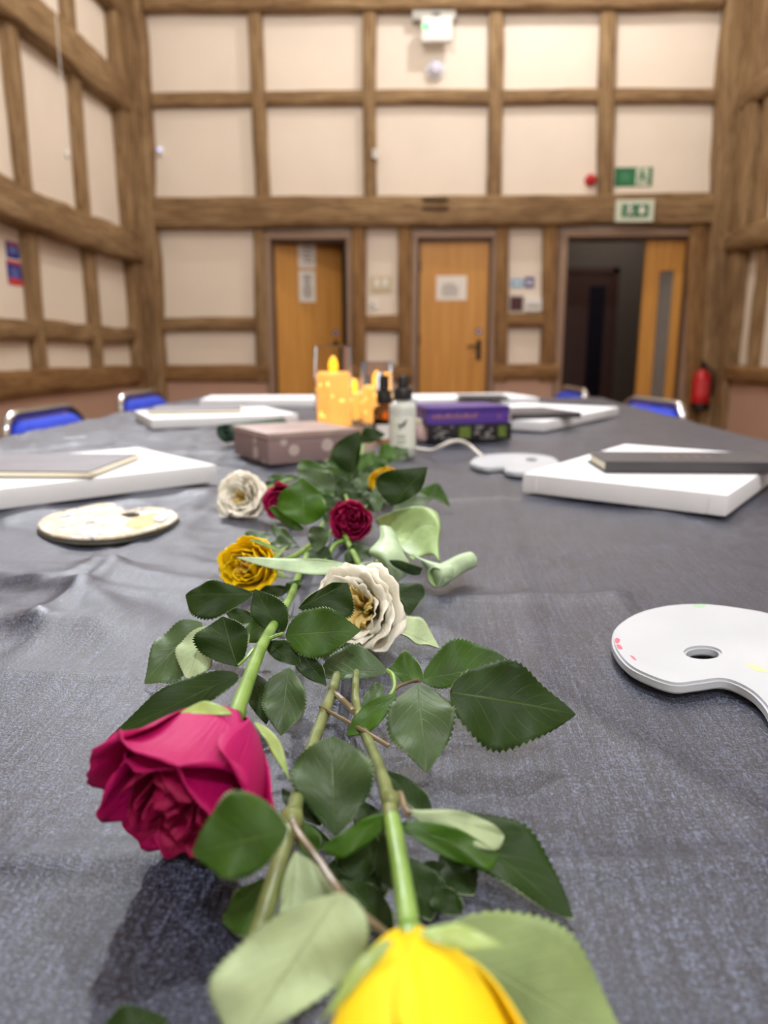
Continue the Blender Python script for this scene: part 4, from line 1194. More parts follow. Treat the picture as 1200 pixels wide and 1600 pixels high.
for k in range(n_ + 1):
    th_ = R_(-90 - 40 + 70 * k / n_)
    for z in (0.1, 0.5): m.v.append(Vector((b[0] + (r + 0.0005) * math.cos(th_), b[1] + (r + 0.0005) * math.sin(th_), b[2] + z * Hs)))
for k in range(n_): m.f.append((2 * k, 2 * k + 2, 2 * k + 3, 2 * k + 1)); m.mi.append(0)
m.build('label', M['paper'], t, True)

# stacked boxes right of the bottles
A = onZ(694, 691, Z0); B = onZ(799, 687, Z0); u = Vector((B.x - A.x, B.y - A.y, 0)); v = perp(u, Vector((0, 1, 0)))
A = A - u.normalized() * 0.024
u = u.normalized() * (u.length + 0.024)
t = thing('card_box', A + u / 2, 'black patterned flat box under the purple one', 'box')
hb = 0.030
m = MB(); slab(m, A, u, v * 0.10, Z0, Z0 + hb, 0, 0.001); m.build('body', M['blackcard'], t, True, angle=30)
un, vn = u.normalized(), v
def face_quads(t, A, un, vn, L, z0, rects, mat, name, split=False):
    m = MB()
    for (s0, s1, a0, a1) in rects:
        q = A + un * (L * s0) - vn * 0.0004
        slab(m, q, un * (L * (s1 - s0)), vn * 0.0004, z0 + a0, z0 + a1)
        if split: m.build(name, mat, t); m = MB()
    if not split: tag(m.build(name, mat, t), kind='stuff')
rd = random.Random(4); rects = []
for k in range(34):
    s = rd.choice((rd.uniform(0.03, 0.26), rd.uniform(0.52, 0.74))); z = rd.choice((0.004, 0.008, 0.012, 0.016, 0.020, 0.024))
    rects.append((s, s + rd.uniform(0.02, 0.06), z, z + 0.0026))
face_quads(t, A, un, vn, u.length, Z0, rects, M['cardprint'], 'print')
face_quads(t, A, un, vn, u.length, Z0, [(0.34, 0.48, 0.006, 0.025), (0.83, 0.93, 0.006, 0.025)], M['olive_print'], 'picture_print', True)
A3 = A - un * 0.008 - vn * 0.004
t = thing('card_box', A3 + u / 2 + Vector((0, 0, hb)), 'purple flat box stacked on the black patterned box', 'box')
m = MB(); slab(m, A3, u, v * 0.105, Z0 + hb, Z0 + hb + 0.029, 0, 0.001); m.build('body', M['purple'], t, True, angle=30)
m = MB(); slab(m, A3 - un * 0.0006 - vn * 0.0006, u + un * 0.0012, v * 0.1062, Z0 + hb + 0.019, Z0 + hb + 0.0296, 0, 0.001); m.build('lid', M['purple_dark'], t, True, angle=30)
face_quads(t, A3 - vn * 0.0006, un, vn, u.length, Z0 + hb, [(0.06 + 0.055 * k, 0.095 + 0.055 * k, 0.010, 0.016 + 0.002 * (k % 2)) for k in range(10)], M['gold_print'], 'print')
# pale pink pot
c = onZ(661, 688, Z0)
t = thing('small_pot', c, 'small pale pink rounded pot between the white bottle and the boxes', 'pot')
MB().lathe([(0, 0), (0.012, 0), (0.017, 0.006), (0.018, 0.016), (0.0165, 0.026), (0.014, 0.03), (0.013, 0.03), (0, 0.028)], c, 28).build('body', M['pink_pot'], t, True, angle=50)
MB().lathe([(0, 0.029), (0.015, 0.029), (0.0155, 0.034), (0.013, 0.038), (0, 0.039)], c, 28).build('lid', plain('cream_lid', (216, 208, 176), 0.5), t, True, angle=50)
# white cable
cp = [(610, 699, .004), (640, 700, .005), (660, 703, .006), (676, 704, .008), (690, 697, .016), (706, 690, .022), (722, 690, .020), (736, 698, .012), (748, 709, .006), (755, 714, .0045)]
pts = [onZ(x, y, h + Z0) for x, y, h in cp]
o = MB().tube(crom([tuple(p) for p in pts], 6), 0.0028, 8).build('cable', M['cable'], None, True, loc=pts[0])
tag(o, 'thin off-white cable arching over the cloth beside the white bottle', 'cable')

# ================================================================== FLOWERS
def leaf_pts(name, t, mats, base, tip, Lp, Rp, h=0.006, e=55, az=0, fold=0.17, bend=0.10, wavy=0.09, serr=0.075, wv=0.42, nv=44, sharp=1.0, twist=0.0):
    """leaf blade through four sighted points on a plane tilted e degrees; both faces are real and have their own material"""
    er, ar = R_(e), R_(az)
    n = Vector((math.cos(er) * math.sin(ar), -math.cos(er) * math.cos(ar), math.sin(er)))
    rays = [ray(*p) for p in (base, tip, Lp, Rp)]
    ks = [r / n.dot(r) for r in rays]            # point = CAMP + d*k  (d < 0)
    d = None
    for k in ks:
        dd = (TT + Z0 * 0.3 + h - CAMP.z) / k.z
        d = dd if d is None or abs(dd) < abs(d) else d
    B, T, L_, R2 = [CAMP + k * d for k in ks]
    ax = T - B; ln = ax.length
    mid = B + ax * wv
    sL, sR = L_ - mid, R2 - mid
    width = (sL - sR).length
    LEAFLOG.append((t.name, round(ln * 100, 1), round(width * 100, 1), round(min(p.z for p in (B, T, L_, R2)) - TT, 3), round(max(p.z for p in (B, T, L_, R2)) - TT, 3)))
    nu = 5; m = MB(); uvs = []; sd = random.uniform(0, 50)
    us = [k / nu for k in range(-nu, nu + 1)]
    for j in range(nv + 1):
        v = j / nv
        vv = v ** (math.log(0.5) / math.log(wv))          # widest at v = wv
        w = math.sin(math.pi * vv) ** (0.78 if v < wv else 0.95 * sharp)
        if j == nv: w = 0.0
        if j == 0: w = 0.02
        tooth = 1.0 - serr * (j % 2) * (1 if 0.06 < v < 0.97 else 0)
        for u_ in us:
            s = sL if u_ < 0 else sR
            aw = abs(u_) * w * (tooth if abs(u_) > 0.99 else 1)
            p = B + ax * v + s * aw + ax * (0.05 * abs(u_) ** 2 * w * (0.6 - v) * 0.6)
            dz = fold * width * 0.5 * (aw ** 1.3) - bend * ln * ((v - 0.35) ** 2) * 1.2
            dz += wavy * width * abs(u_) * w * math.sin(v * 11 + sd + (2 if u_ < 0 else 0))
            dz -= 0.006 * width * (0.5 + 0.5 * math.cos(2 * math.pi * (v * 8 - abs(u_) * 2.6))) * w * min(1, abs(u_) * 4)
            dz += twist * ln * u_ * w * (v - 0.3)
            p = p + n * dz
            if p.z < TT + 0.0034: p.z = TT + 0.0034
            m.v.append(p); uvs.append((0.5 + u_ / 2, v))
    W_ = len(us)
    flip = (sL.cross(ax)).dot(n) > 0
    for j in range(nv):
        for i in range(W_ - 1):
            q = (j * W_ + i, j * W_ + i + 1, (j + 1) * W_ + i + 1, (j + 1) * W_ + i)
            m.f.append(q if not flip else q[::-1]); m.mi.append(0)
    o = m.build(name, mats, t, True)
    me = o.data
    nrm = sum((p_.normal * p_.area for p_ in me.polygons), Vector())
    if nrm.dot(n) < 0: me.flip_normals()
    uvl = me.uv_layers.new(name='uv')
    for lp in me.loops: uvl.data[lp.index].uv = uvs[lp.vertex_index]
    s = o.modifiers.new('thickness', 'SOLIDIFY'); s.thickness = 0.0005; s.offset = -1; s.material_offset = 1; s.material_offset_rim = 1
    return o
LEAFLOG = []
UP, MID, BKLIT, GRY, PAL, OLV = ('leaf', 'under'), ('leaf_mid', 'under'), ('leaf_backlit', 'leaf_backlit'), ('leaf_grey', 'under'), ('under', 'leaf_mid'), ('under_olive', 'leaf')
def leaf(t, mp, base, tip, L_, R2, h=0.006, e=55, az=0, name='leaf', **kw):
    return leaf_pts(name, t, [M[mp[0]], M[mp[1]]], base, tip, L_, R2, h, e, az, **kw)

def sight(pts):
    return [onZ(x, y, h) for x, y, h in pts]
def stem(t, pts, r, mat='stem', name='stem', n=10, r_end=None, nodes=True):
    q = crom([tuple(p) for p in sight(pts)], 8)
    k = len(q); sd = random.uniform(0, 9)
    rs = [(r + ((r_end or r) - r) * i / (k - 1)) * (1 + 0.07 * noise.noise(Vector((i * 0.35, sd, 0)))) for i in range(k)]
    return MB().tube(q, rs, n).build(name, M[mat], t, True, angle=50)
def thorn(t, px, py, h, dx, dy, dz):
    p = onZ(px, py, h); d = Vector((dx, dy, dz)).normalized()
    MB().tube([p, p + d * 0.0025 + Vector((0, 0, -0.0003)), p + d * 0.0055], [0.0017, 0.0009, 0.0001], 7).build('thorn', M['twig'], t, True)

def petal(t, C, Q, R, Lr, mat, phi, rs, ls, span, opn, curl, z0=0.0, sd=0.0, cup=0.0, ruffle=0.05, nu=12, nv=14, point=0.0, bulge=0.62):
    """one petal: a curved, cupped sheet in the bloom frame Q (z out of the bloom) from its calyx C"""
    m = MB(); uvs = []
    for j in range(nv + 1):
        v = j / nv
        rr = rs * R * ((1 - (1 - v) ** 2.0) ** bulge) * (1 + opn * v * v) + 0.0006
        wsh = (0.42 + 0.58 * math.sin(min(1, v / 0.62) * math.pi / 2))
        if v > 0.62: wsh *= math.sqrt(max(0.0, 1 - ((v - 0.62) / 0.40) ** 2.4 * 0.72))
        for i in range(nu + 1):
            u = -1 + 2 * i / nu
            th = phi + u * span * wsh
            z = Lr * (z0 + ls * (v - 0.20 * abs(u) ** 2.4 * v ** 3 + point * (1 - abs(u)) * v ** 6))
            r = rr + R * 0.05 * u * v                         # one edge tucks under the next petal
            k = max(0, (v - 0.68) / 0.32)
            r += curl * R * k * k; z -= abs(curl) * Lr * 0.35 * k * k
            r -= cup * R * (1 - u * u) * math.sin(math.pi * v) * 0.2
            nz = noise.noise(Vector((u * 1.6 + sd, v * 2.0, phi)))
            nf = noise.noise(Vector((u * 4.5 + sd * 2, v * 1.5, phi + 5)))
            r += R * ruffle * (1.2 * nz * v + 1.1 * nf * v ** 3)
            z += Lr * ruffle * 0.7 * noise.noise(Vector((u * 2.4 + sd, 7, phi))) * v ** 2
            p = C + Q @ Vector((r * math.cos(th), r * math.sin(th), z))
            if p.z < TT + 0.0045: p.z = TT + 0.0045 + 0.02 * (p.z - TT)
            m.v.append(p); uvs.append((i / nu, v))
    for j in range(nv):
        for i in range(nu):
            a = j * (nu + 1) + i
            m.f.append((a, a + 1, a + nu + 2, a + nu + 1)); m.mi.append(0)
    o = m.build('petal', M[mat], t, True)
    uvl = o.data.uv_layers.new(name='uv')
    for lp in o.data.loops: uvl.data[lp.index].uv = uvs[lp.vertex_index]
    s = o.modifiers.new('thickness', 'SOLIDIFY'); s.thickness = 0.00045; s.offset = 0
    return o

def bloom(t, px, py, h, axis, R, Lr, layers, seed, hip=True, spin=0.0, at_base=False, bulge=0.62):
    """rose head centred on a sighted point; axis points out of the open face"""
    rd = random.Random(seed)
    a = Vector(axis).normalized(); C0 = onZ(px, py, h); C = C0 if at_base else C0 - a * Lr * 0.5
    x = a.cross(Vector((0, 0, 1)))
    if x.length < 1e-3: x = Vector((1, 0, 0))
    x.normalize(); y = a.cross(x)
    Q = Matrix((x, y, a)).transposed()
    for (n, mat, rs, ls, span, opn, curl, z0, ruf) in layers:
        off = rd.uniform(0, 6.28) + spin
        for k in range(n):
            petal(t, C, Q, R, Lr, mat, off + 2 * math.pi * k / n + rd.uniform(-0.18, 0.18), rs * rd.uniform(0.95, 1.05), ls * rd.uniform(0.93, 1.05),
                  span * rd.uniform(0.92, 1.1), opn * rd.uniform(0.8, 1.2), curl * rd.uniform(0.6, 1.3), z0, rd.uniform(0, 40), rd.uniform(0, 0.5), ruf, bulge=bulge)
    if hip:
        MB().lathe([(0, -0.0035), (0.0024, -0.0035), (0.0032, -0.001), (0.0034, 0.003), (0.0026, 0.006), (0, 0.007)], C, 16, 0, Q).build('calyx', M['stem'], t, True)
    return C, Q, a
def sepals(t, C, Q, R, Lr, n=5, back=-0.2, ln=0.022):
    for k in range(n):
        th = 2 * math.pi * k / n + 0.3
        m = MB(); N = 8
        for j in range(N + 1):
            v = j / N; w = 0.0034 * math.sin(math.pi * min(1, v * 0.8 + 0.2)) * (1 - v * 0.55)
            if j == N: w = 0.0002
            rad = 0.004 + ln * (v * 0.95); zz = ln * back * v - 0.004 * v * v + (0.35 * ln * v if back > 0 else 0)
            for s in (-1, 0, 1):
                p = C + Q @ Vector((rad * math.cos(th) - s * w * math.sin(th), rad * math.sin(th) + s * w * math.cos(th), zz + (0.0006 if s else 0)))
                if p.z < TT + 0.004: p.z = TT + 0.004
                m.v.append(p)
        for j in range(N):
            for i in range(2):
                b_ = j * 3 + i; m.f.append((b_, b_ + 1, b_ + 4, b_ + 3)); m.mi.append(0)
        o = m.build('sepal', M['sepal'], t, True); s = o.modifiers.new('thickness', 'SOLIDIFY'); s.thickness = 0.0005

def rosette(outer, inner, core=None, ruf=0.06, o=1.0):
    core = core or inner
    return [(5, outer, 0.98, 0.86, 0.84, 0.10 * o, 0.16 * o, 0.0, ruf), (5, outer, 0.86, 0.96, 0.80, 0.02, 0.08 * o, 0.02, ruf), (5, inner, 0.70, 1.0, 0.82, -0.06, 0.0, 0.04, ruf),
            (5, inner, 0.54, 1.0, 0.85, -0.12, 0.0, 0.06, ruf), (5, inner, 0.39, 0.97, 0.9, -0.14, 0.0, 0.07, ruf), (4, core, 0.26, 0.92, 0.95, -0.16, 0.0, 0.08, ruf), (3, core, 0.14, 0.88, 1.2, -0.2, 0.0, 0.09, ruf)]
def bell(outer, inner, ruf=0.05, curl=0.14):
    return [(5, outer, 0.92, 1.0, 0.86, 0.10, curl, 0.0, ruf), (5, outer, 0.84, 0.97, 0.80, 0.06, curl * 0.5, 0.01, ruf), (5, inner, 0.70, 0.93, 0.82, 0.0, 0.04, 0.03, ruf),
            (4, inner, 0.54, 0.9, 0.9, -0.08, 0.0, 0.05, ruf), (4, inner, 0.38, 0.87, 0.95, -0.12, 0.0, 0.07, ruf), (3, inner, 0.22, 0.84, 1.2, -0.2, 0.0, 0.09, ruf)]

IVORY = [(5, 'ivory', 1.0, 0.80, 0.92, 0.10, 0.16, 0.0, 0.08), (5, 'ivory', 0.88, 0.93, 0.90, 0.04, 0.14, 0.02, 0.09), (5, 'ivory', 0.70, 0.96, 0.84, 0.06, 0.14, 0.03, 0.10), (4, 'ivory', 0.52, 0.92, 0.9, 0.06, 0.10, 0.04, 0.10),
         (5, 'gold', 0.34, 0.80, 0.5, 0.2, 0.1, 0.05, 0.15), (4, 'gold', 0.2, 0.75, 0.6, 0.2, 0.1, 0.05, 0.15)]
# ---- yellow rose nearest the camera
t = thing('rose', onZ(640, 1400), 'bright yellow rose nearest the camera with a lime green stem', 'rose', 'cut roses laid along the table')
C, Q, a = bloom(t, 642, 1470, 0.036, (0.10, -0.98, -0.10), 0.0200, 0.048,
                bell('yellow', 'amber', 0.025, 0.03), 11, at_base=True, bulge=0.48)
stem(t, [(641, 1470, .036), (634, 1410, .034), (623, 1340, .034), (613, 1280, .033)], 0.0024, 'stem_bright', r_end=0.0023)
stem(t, [(613, 1286, .0325), (606, 1245, .030), (598, 1215, .025), (584, 1178, .020), (568, 1140, .015), (557, 1100, .012), (556, 1060, .010), (562, 1010, .006)], 0.0022, 'stem_olive', r_end=0.0016)
MB().lathe([(0, -.004), (.0022, -.003), (.0026, 0), (.0022, .003), (0, .004)], onZ(610, 1256, .0312), 14).build('node', M['stem_olive'], t, True)
leaf(t, UP, (703, 1080), (903, 1113), (785, 1036), (772, 1176), h=.012, e=48, az=8, fold=0.16)
leaf(t, MID, (660, 1060), (806, 1037), (716, 1001), (710, 1075), h=.014, e=50, az=0)
leaf(t, MID, (662, 1061), (606, 1045), (638, 1020), (634, 1069), h=.016, e=55)
leaf(t, GRY, (652, 1066), (668, 1199), (603, 1136), (712, 1118), h=.010, e=62, az=0, bend=.2)
leaf(t, BKLIT, (619, 1084), (540, 1149), (570, 1102), (588, 1136), h=.014, e=40, serr=.02)
leaf(t, GRY, (600, 1070), (563, 1104), (580, 1072), (590, 1098), h=.006, e=60)
stem(t, [(655, 1063, .026), (640, 1066, .024), (620, 1075, .022), (600, 1100, .019), (575, 1125, .017)], 0.0007, 'twig', 'twig', 6)
stem(t, [(605, 1048, .022), (614, 1056, .023), (616, 1075, .022), (606, 1092, .020)], 0.0010, 'stem', 'petiole', 6)
leaf(t, BKLIT, (624, 1268), (502, 1326), (566, 1282), (548, 1336), h=.022, e=30, fold=.05, serr=.02)
leaf(t, PAL, (632, 1264), (790, 1300), (735, 1270), (752, 1328), h=.020, e=52, fold=-.1, bend=.25)
leaf(t, BKLIT, (616, 1288), (780, 1336), (700, 1290), (740, 1358), h=.016, e=30, fold=.02, serr=.02)
leaf(t, UP, (690, 1270), (899, 1431), (822, 1296), (762, 1368), h=.004, e=66, fold=.12, bend=.12)
leaf(t, OLV, (676, 1462), (985, 1640), (860, 1432), (760, 1600), h=.012, e=52, fold=-.06)
leaf(t, UP, (584, 1296), (556, 1378), (526, 1340), (590, 1350), h=.008, e=50)
leaf(t, UP, (600, 1300), (612, 1390), (583, 1350), (622, 1350), h=.010, e=45)
leaf(t, UP, (612, 1460), (535, 1370), (520, 1420), (600, 1400), h=.004, e=66)
leaf(t, UP, (672, 1280), (600, 1200), (620, 1240), (660, 1232), h=.006, e=55)
leaf(t, UP, (722, 1428), (680, 1384), (676, 1420), (715, 1396), h=.004, e=55)
leaf(t, UP, (640, 1395), (700, 1350), (650, 1350), (690, 1400), h=.003, e=70)
leaf(t, UP, (590, 1465), (640, 1520), (570, 1510), (640, 1470), h=.003, e=70)
for (b_, t_, l_, r_, h_, e_) in (((560, 1330), (500, 1400), (512, 1352), (548, 1392), .002, 62), ((600, 1340), (560, 1440), (545, 1390), (610, 1390), .002, 62), ((640, 1340), (672, 1440), (630, 1400), (690, 1380), .002, 64),
        ((560, 1250), (600, 1320), (556, 1300), (606, 1280), .003, 58), ((520, 1320), (470, 1300), (490, 1290), (496, 1326), .003, 55), ((690, 1330), (740, 1400), (690, 1380), (742, 1350), .002, 64), ((560, 1440), (500, 1440), (530, 1420), (532, 1462), .003, 60)):
    leaf(t, UP, b_, t_, l_, r_, h=h_, e=e_)
stem(t, [(612, 1250, .031), (625, 1240, .032), (632, 1262, .033), (640, 1272, .033)], 0.0009, 'twig', 'petiole', 6)
leaf(t, ('sepal', 'sepal'), (655, 1458), (790, 1476), (715, 1443), (718, 1482), h=.046, e=60, name='sepal', serr=0, fold=-.2, sharp=1.2)
leaf(t, ('sepal', 'sepal'), (612, 1470), (498, 1600), (560, 1500), (572, 1522), h=.040, e=45, name='sepal', serr=0, sharp=1.2)

# ---- magenta rose
t = thing('rose', onZ(330, 1200), 'large magenta rose drooping open on its lime stem', 'rose', 'cut roses laid along the table')
C, Q, a = bloom(t, 368, 1120, 0.040, (-0.25, -0.84, -0.36), 0.0222, 0.040,
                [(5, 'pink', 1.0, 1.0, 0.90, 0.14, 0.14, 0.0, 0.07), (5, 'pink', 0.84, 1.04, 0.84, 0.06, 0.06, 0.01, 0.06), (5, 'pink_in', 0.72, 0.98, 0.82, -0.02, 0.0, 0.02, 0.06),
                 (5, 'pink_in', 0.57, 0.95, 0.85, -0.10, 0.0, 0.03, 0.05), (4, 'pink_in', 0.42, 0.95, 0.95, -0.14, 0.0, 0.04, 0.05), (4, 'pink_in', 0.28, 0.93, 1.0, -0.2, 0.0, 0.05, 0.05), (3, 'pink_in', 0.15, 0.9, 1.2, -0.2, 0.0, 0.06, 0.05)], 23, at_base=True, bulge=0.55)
stem(t, [(367, 1121, .043), (378, 1090, .042), (396, 1042, .039), (412, 1004, .036), (432, 970, .026), (455, 930, .016), (470, 890, .010), (490, 845, .007), (515, 800, .006)], 0.0027, 'stem_bright', r_end=0.002)
leaf(t, UP, (397, 928), (288, 928), (335, 909), (318, 970), h=.014, e=38)
leaf(t, UP, (440, 989), (397, 919), (396, 968), (449, 948), h=.024, e=32)
leaf(t, MID, (446, 992), (564, 983), (494, 948), (492, 1031), h=.022, e=35, fold=.14)
leaf(t, UP, (371, 1041), (347, 962), (303, 1008), (390, 990), h=.016, e=34, fold=.14)
leaf(t, PAL, (322, 978), (292, 1062), (277, 1012), (330, 1040), h=.007, e=48)
leaf(t, GRY, (316, 972), (223, 1064), (256, 990), (290, 1056), h=.004, e=55)
leaf(t, UP, (372, 1054), (163, 1152), (280, 1063), (310, 1108), h=.014, e=45, fold=.08, serr=.06)
leaf(t, GRY, (452, 1042), (438, 1147), (409, 1090), (480, 1100), h=.008, e=52, fold=.2)
leaf(t, UP, (400, 965), (352, 957), (376, 951), (374, 977), h=.014, e=45)
leaf(t, UP, (414, 1003), (470, 1040), (430, 1030), (455, 1005), h=.020, e=45)
leaf(t, MID, (380, 1000), (430, 960), (392, 970), (420, 1000), h=.012, e=50)
leaf(t, UP, (395, 1050), (415, 1130), (385, 1090), (430, 1085), h=.006, e=55)
leaf(t, UP, (470, 1020), (510, 1070), (465, 1050), (500, 1035), h=.010, e=50)
stem(t, [(412, 1006, .036), (398, 1012, .034), (385, 1028, .032), (372, 1040, .030)], 0.0007, 'stem', 'petiole', 6)
stem(t, [(412, 1003, .036), (425, 996, .036), (442, 990, .036)], 0.0008, 'stem', 'petiole', 6)
leaf(t, ('sepal', 'sepal'), (362, 1114), (278, 1112), (322, 1097), (322, 1116), h=.048, e=55, name='sepal', serr=0, sharp=1.2)
leaf(t, ('sepal', 'sepal'), (330, 1120), (176, 1186), (240, 1140), (258, 1152), h=.030, e=50, name='sepal', serr=0, sharp=1.2)
leaf(t, ('sepal', 'sepal'), (398, 1128), (452, 1218), (436, 1158), (424, 1168), h=.028, e=50, name='sepal', serr=0, sharp=1.2)

# ---- olive stem with pale leaf undersides
t = thing('rose_branch', onZ(450, 1300), 'thick olive rose stem with large pale leaf undersides, its bloom out of view', 'flower stem')
stem(t, [(385, 1500, .016), (402, 1462, .018), (430, 1370, .022), (455, 1285, .026), (468, 1230, .020), (490, 1160, .014), (512, 1100, .010), (525, 1060, .008), (534, 1010, .006)], 0.0026, 'stem_olive', r_end=0.0022)
MB().lathe([(0, -.004), (.003, -.003), (.0034, 0), (.003, .003), (0, .004)], onZ(456, 1283, .0262), 14).build('node', M['stem_olive'], t, True)
leaf(t, GRY, (524, 1306), (518, 1149), (454, 1206), (587, 1206), h=.012, e=35, fold=.12, wv=.5)
leaf(t, MID, (450, 1296), (297, 1334), (366, 1235), (380, 1374), h=.036, e=34, fold=.1)
leaf(t, MID, (420, 1370), (346, 1438), (372, 1394), (394, 1462), h=.005, e=55)
leaf(t, PAL, (461, 1330), (446, 1475), (432, 1420), (534, 1412), h=.014, e=48, fold=-.08)
leaf(t, PAL, (532, 1394), (366, 1640), (340, 1500), (566, 1500), h=.022, e=46, fold=-.08)
leaf(t, MID, (474, 1283), (486, 1345), (462, 1315), (502, 1310), h=.012, e=45)
leaf(t, UP, (150, 1640), (262, 1590), (190, 1574), (220, 1640), h=.004, e=60)
leaf(t, UP, (500, 1290), (440, 1230), (450, 1262), (490, 1262), h=.008, e=45)
stem(t, [(458, 1284, .030), (468, 1305, .031), (496, 1342, .031), (530, 1392, .032), (570, 1432, .030), (616, 1470, .026)], 0.0010, 'twig', 'twig', 7)
stem(t, [(530, 1392, .0325), (516, 1425, .034), (500, 1455, .035)], 0.0009, 'twig', 'petiole', 6)
stem(t, [(500, 1104, .012), (540, 1126, .016), (578, 1148, .018), (608, 1166, .016)], 0.0008, 'twig', 'twig', 6)
stem(t, [(522, 1082, .010), (540, 1098, .012), (552, 1112, .014)], 0.0013, 'twig', 'twig', 7)

# ---- white rose
t = thing('rose', onZ(570, 980), 'creamy white open rose with a golden centre beside the curled tulip leaves', 'rose', 'cut roses laid along the table')
C, Q, a = bloom(t, 562, 953, 0.0205, (-0.30, -0.88, 0.36), 0.0205, 0.028, IVORY, 31)
stem(t, [(580, 930, .020), (560, 880, .012), (540, 840, .008), (530, 810, .006)], 0.0022, 'stem')
leaf(t, UP, (466, 950), (543, 910), (506, 916), (546, 966), h=.030, e=28, fold=.08)
leaf(t, GRY, (605, 1047), (494, 1054), (545, 1008), (556, 1063), h=.006, e=52)
leaf(t, PAL, (616, 983), (687, 1010), (650, 963), (646, 1004), h=.004, e=60)
leaf(t, UP, (618, 912), (640, 960), (616, 935), (664, 922), h=.004, e=55)
leaf(t, UP, (560, 1010), (510, 1030), (530, 1008), (540, 1035), h=.004, e=60)

# ---- yellow rose in the middle
t = thing('rose', onZ(400, 900), 'golden yellow rose lying on its side under a long narrow leaf', 'rose', 'cut roses laid along the table')
C, Q, a = bloom(t, 396, 886, 0.0150, (-0.25, -0.90, 0.30), 0.0165, 0.032, rosette('yellow', 'yellow', 'amber', 0.09), 41)
sepals(t, C, Q, 0.02, 0.03, 5, -0.2, 0.018)
stem(t, [(430, 880, .016), (462, 868, .012), (490, 848, .009), (520, 830, .007), (545, 800, .005)], 0.0020, 'stem')
leaf(t, ('sepal', 'sepal'), (440, 862), (388, 842), (412, 846), (420, 856), h=.034, e=40, name='sepal', serr=0)
leaf(t, UP, (452, 920), (400, 924), (425, 914), (428, 936), h=.006, e=45)
leaf(t, GRY, (424, 836), (362, 857), (392, 832), (396, 862), h=.004, e=60)
leaf(t, GRY, (422, 826), (468, 852), (440, 824), (446, 856), h=.004, e=55)
leaf(t, MID, (450, 925), (470, 905), (448, 912), (470, 918), h=.010, e=40)

# ---- tulip leaves
def sheet(t, rows, mats, name='leaf', n=6, th=0.0009):
    """smooth sheet through a lattice of sighted points (x, y, height)"""
    G = [[tuple(onZ(*p)) for p in r] for r in rows]
    R1 = [crom(r, n) for r in G]
    cols = [crom([R1[j][i] for j in range(len(R1))], n) for i in range(len(R1[0]))]
    W_, H_ = len(cols), len(cols[0]); m = MB(); uvs = []
    for j in range(H_):
        for i in range(W_):
            p = Vector(cols[i][j])
            if p.z < TT + 0.004: p.z = TT + 0.004
            m.v.append(p); uvs.append((i / (W_ - 1), j / (H_ - 1)))
    for j in range(H_ - 1):
        for i in range(W_ - 1):
            a_ = j * W_ + i; m.f.append((a_, a_ + 1, a_ + W_ + 1, a_ + W_)); m.mi.append(0)
    o = m.build(name, [M[k] for k in mats], t, True)
    nrm = sum((p_.normal * p_.area for p_ in o.data.polygons), Vector()); c = sum((v_.co for v_ in o.data.vertices), Vector()) / len(o.data.vertices) + wloc(t)
    if nrm.dot(CAMP - c) < 0: o.data.flip_normals()
    uvl = o.data.uv_layers.new(name='uv')
    for lp in o.data.loops: uvl.data[lp.index].uv = uvs[lp.vertex_index]
    s = o.modifiers.new('thickness', 'SOLIDIFY'); s.thickness = th; s.offset = -1; s.material_offset = 1
    return o
t = thing('tulip', onZ(600, 890), 'pale green tulip stem with broad curled leaves beside the white rose', 'flower stem')
TL, TY = ('tulip', 'tulip_young'), ('tulip_young', 'tulip')
# broad upper leaf, its rim rolling over to the right
sheet(t, [[(584, 812, .020), (600, 830, .016), (622, 852, .013), (644, 874, .010)],
          [(615, 799, .033), (632, 818, .026), (648, 842, .019), (660, 868, .012)],
          [(655, 791, .040), (668, 808, .034), (672, 834, .025), (676, 866, .015)],
          [(683, 801, .036), (686, 818, .032), (684, 842, .023), (686, 876, .012)],
          [(690, 826, .026), (688, 838, .022), (686, 855, .016), (688, 880, .008)]], TY)
# leaf rolled into a tube at its tip
sheet(t, [[(628, 858, .016), (640, 866, .018), (655, 874, .016), (668, 896, .008)],
          [(648, 868, .018), (662, 876, .019), (674, 892, .015), (680, 912, .006)],
          [(676, 878, .019), (688, 884, .020), (690, 900, .015), (684, 919, .006)],
          [(700, 881, .020), (708, 886, .019), (708, 900, .013), (700, 913, .006)]], TL)
q = crom([tuple(p) for p in sight([(681, 902, .0125), (694, 896, .013), (708, 888, .014), (722, 880, .0145), (736, 875, .015)])], 5)
m = MB(); m.tube(q, [0.0072 - 0.0012 * i / (len(q) - 1) for i in range(len(q))], 18, caps=False)
o = m.build('rolled_leaf_tip', [M['tulip'], M['tulip_young']], t, True); s = o.modifiers.new('thickness', 'SOLIDIFY'); s.thickness = 0.0012; s.material_offset = 1
MB().lathe([(0, -.001), (.005, -.001), (.0058, 0), (.004, .0014), (0, .002)], Vector(q[-1]), 16, 0, (Vector(q[-1]) - Vector(q[-2])).to_track_quat('Z', 'Y').to_matrix()).build('tip_end', M['tulip'], t, True)
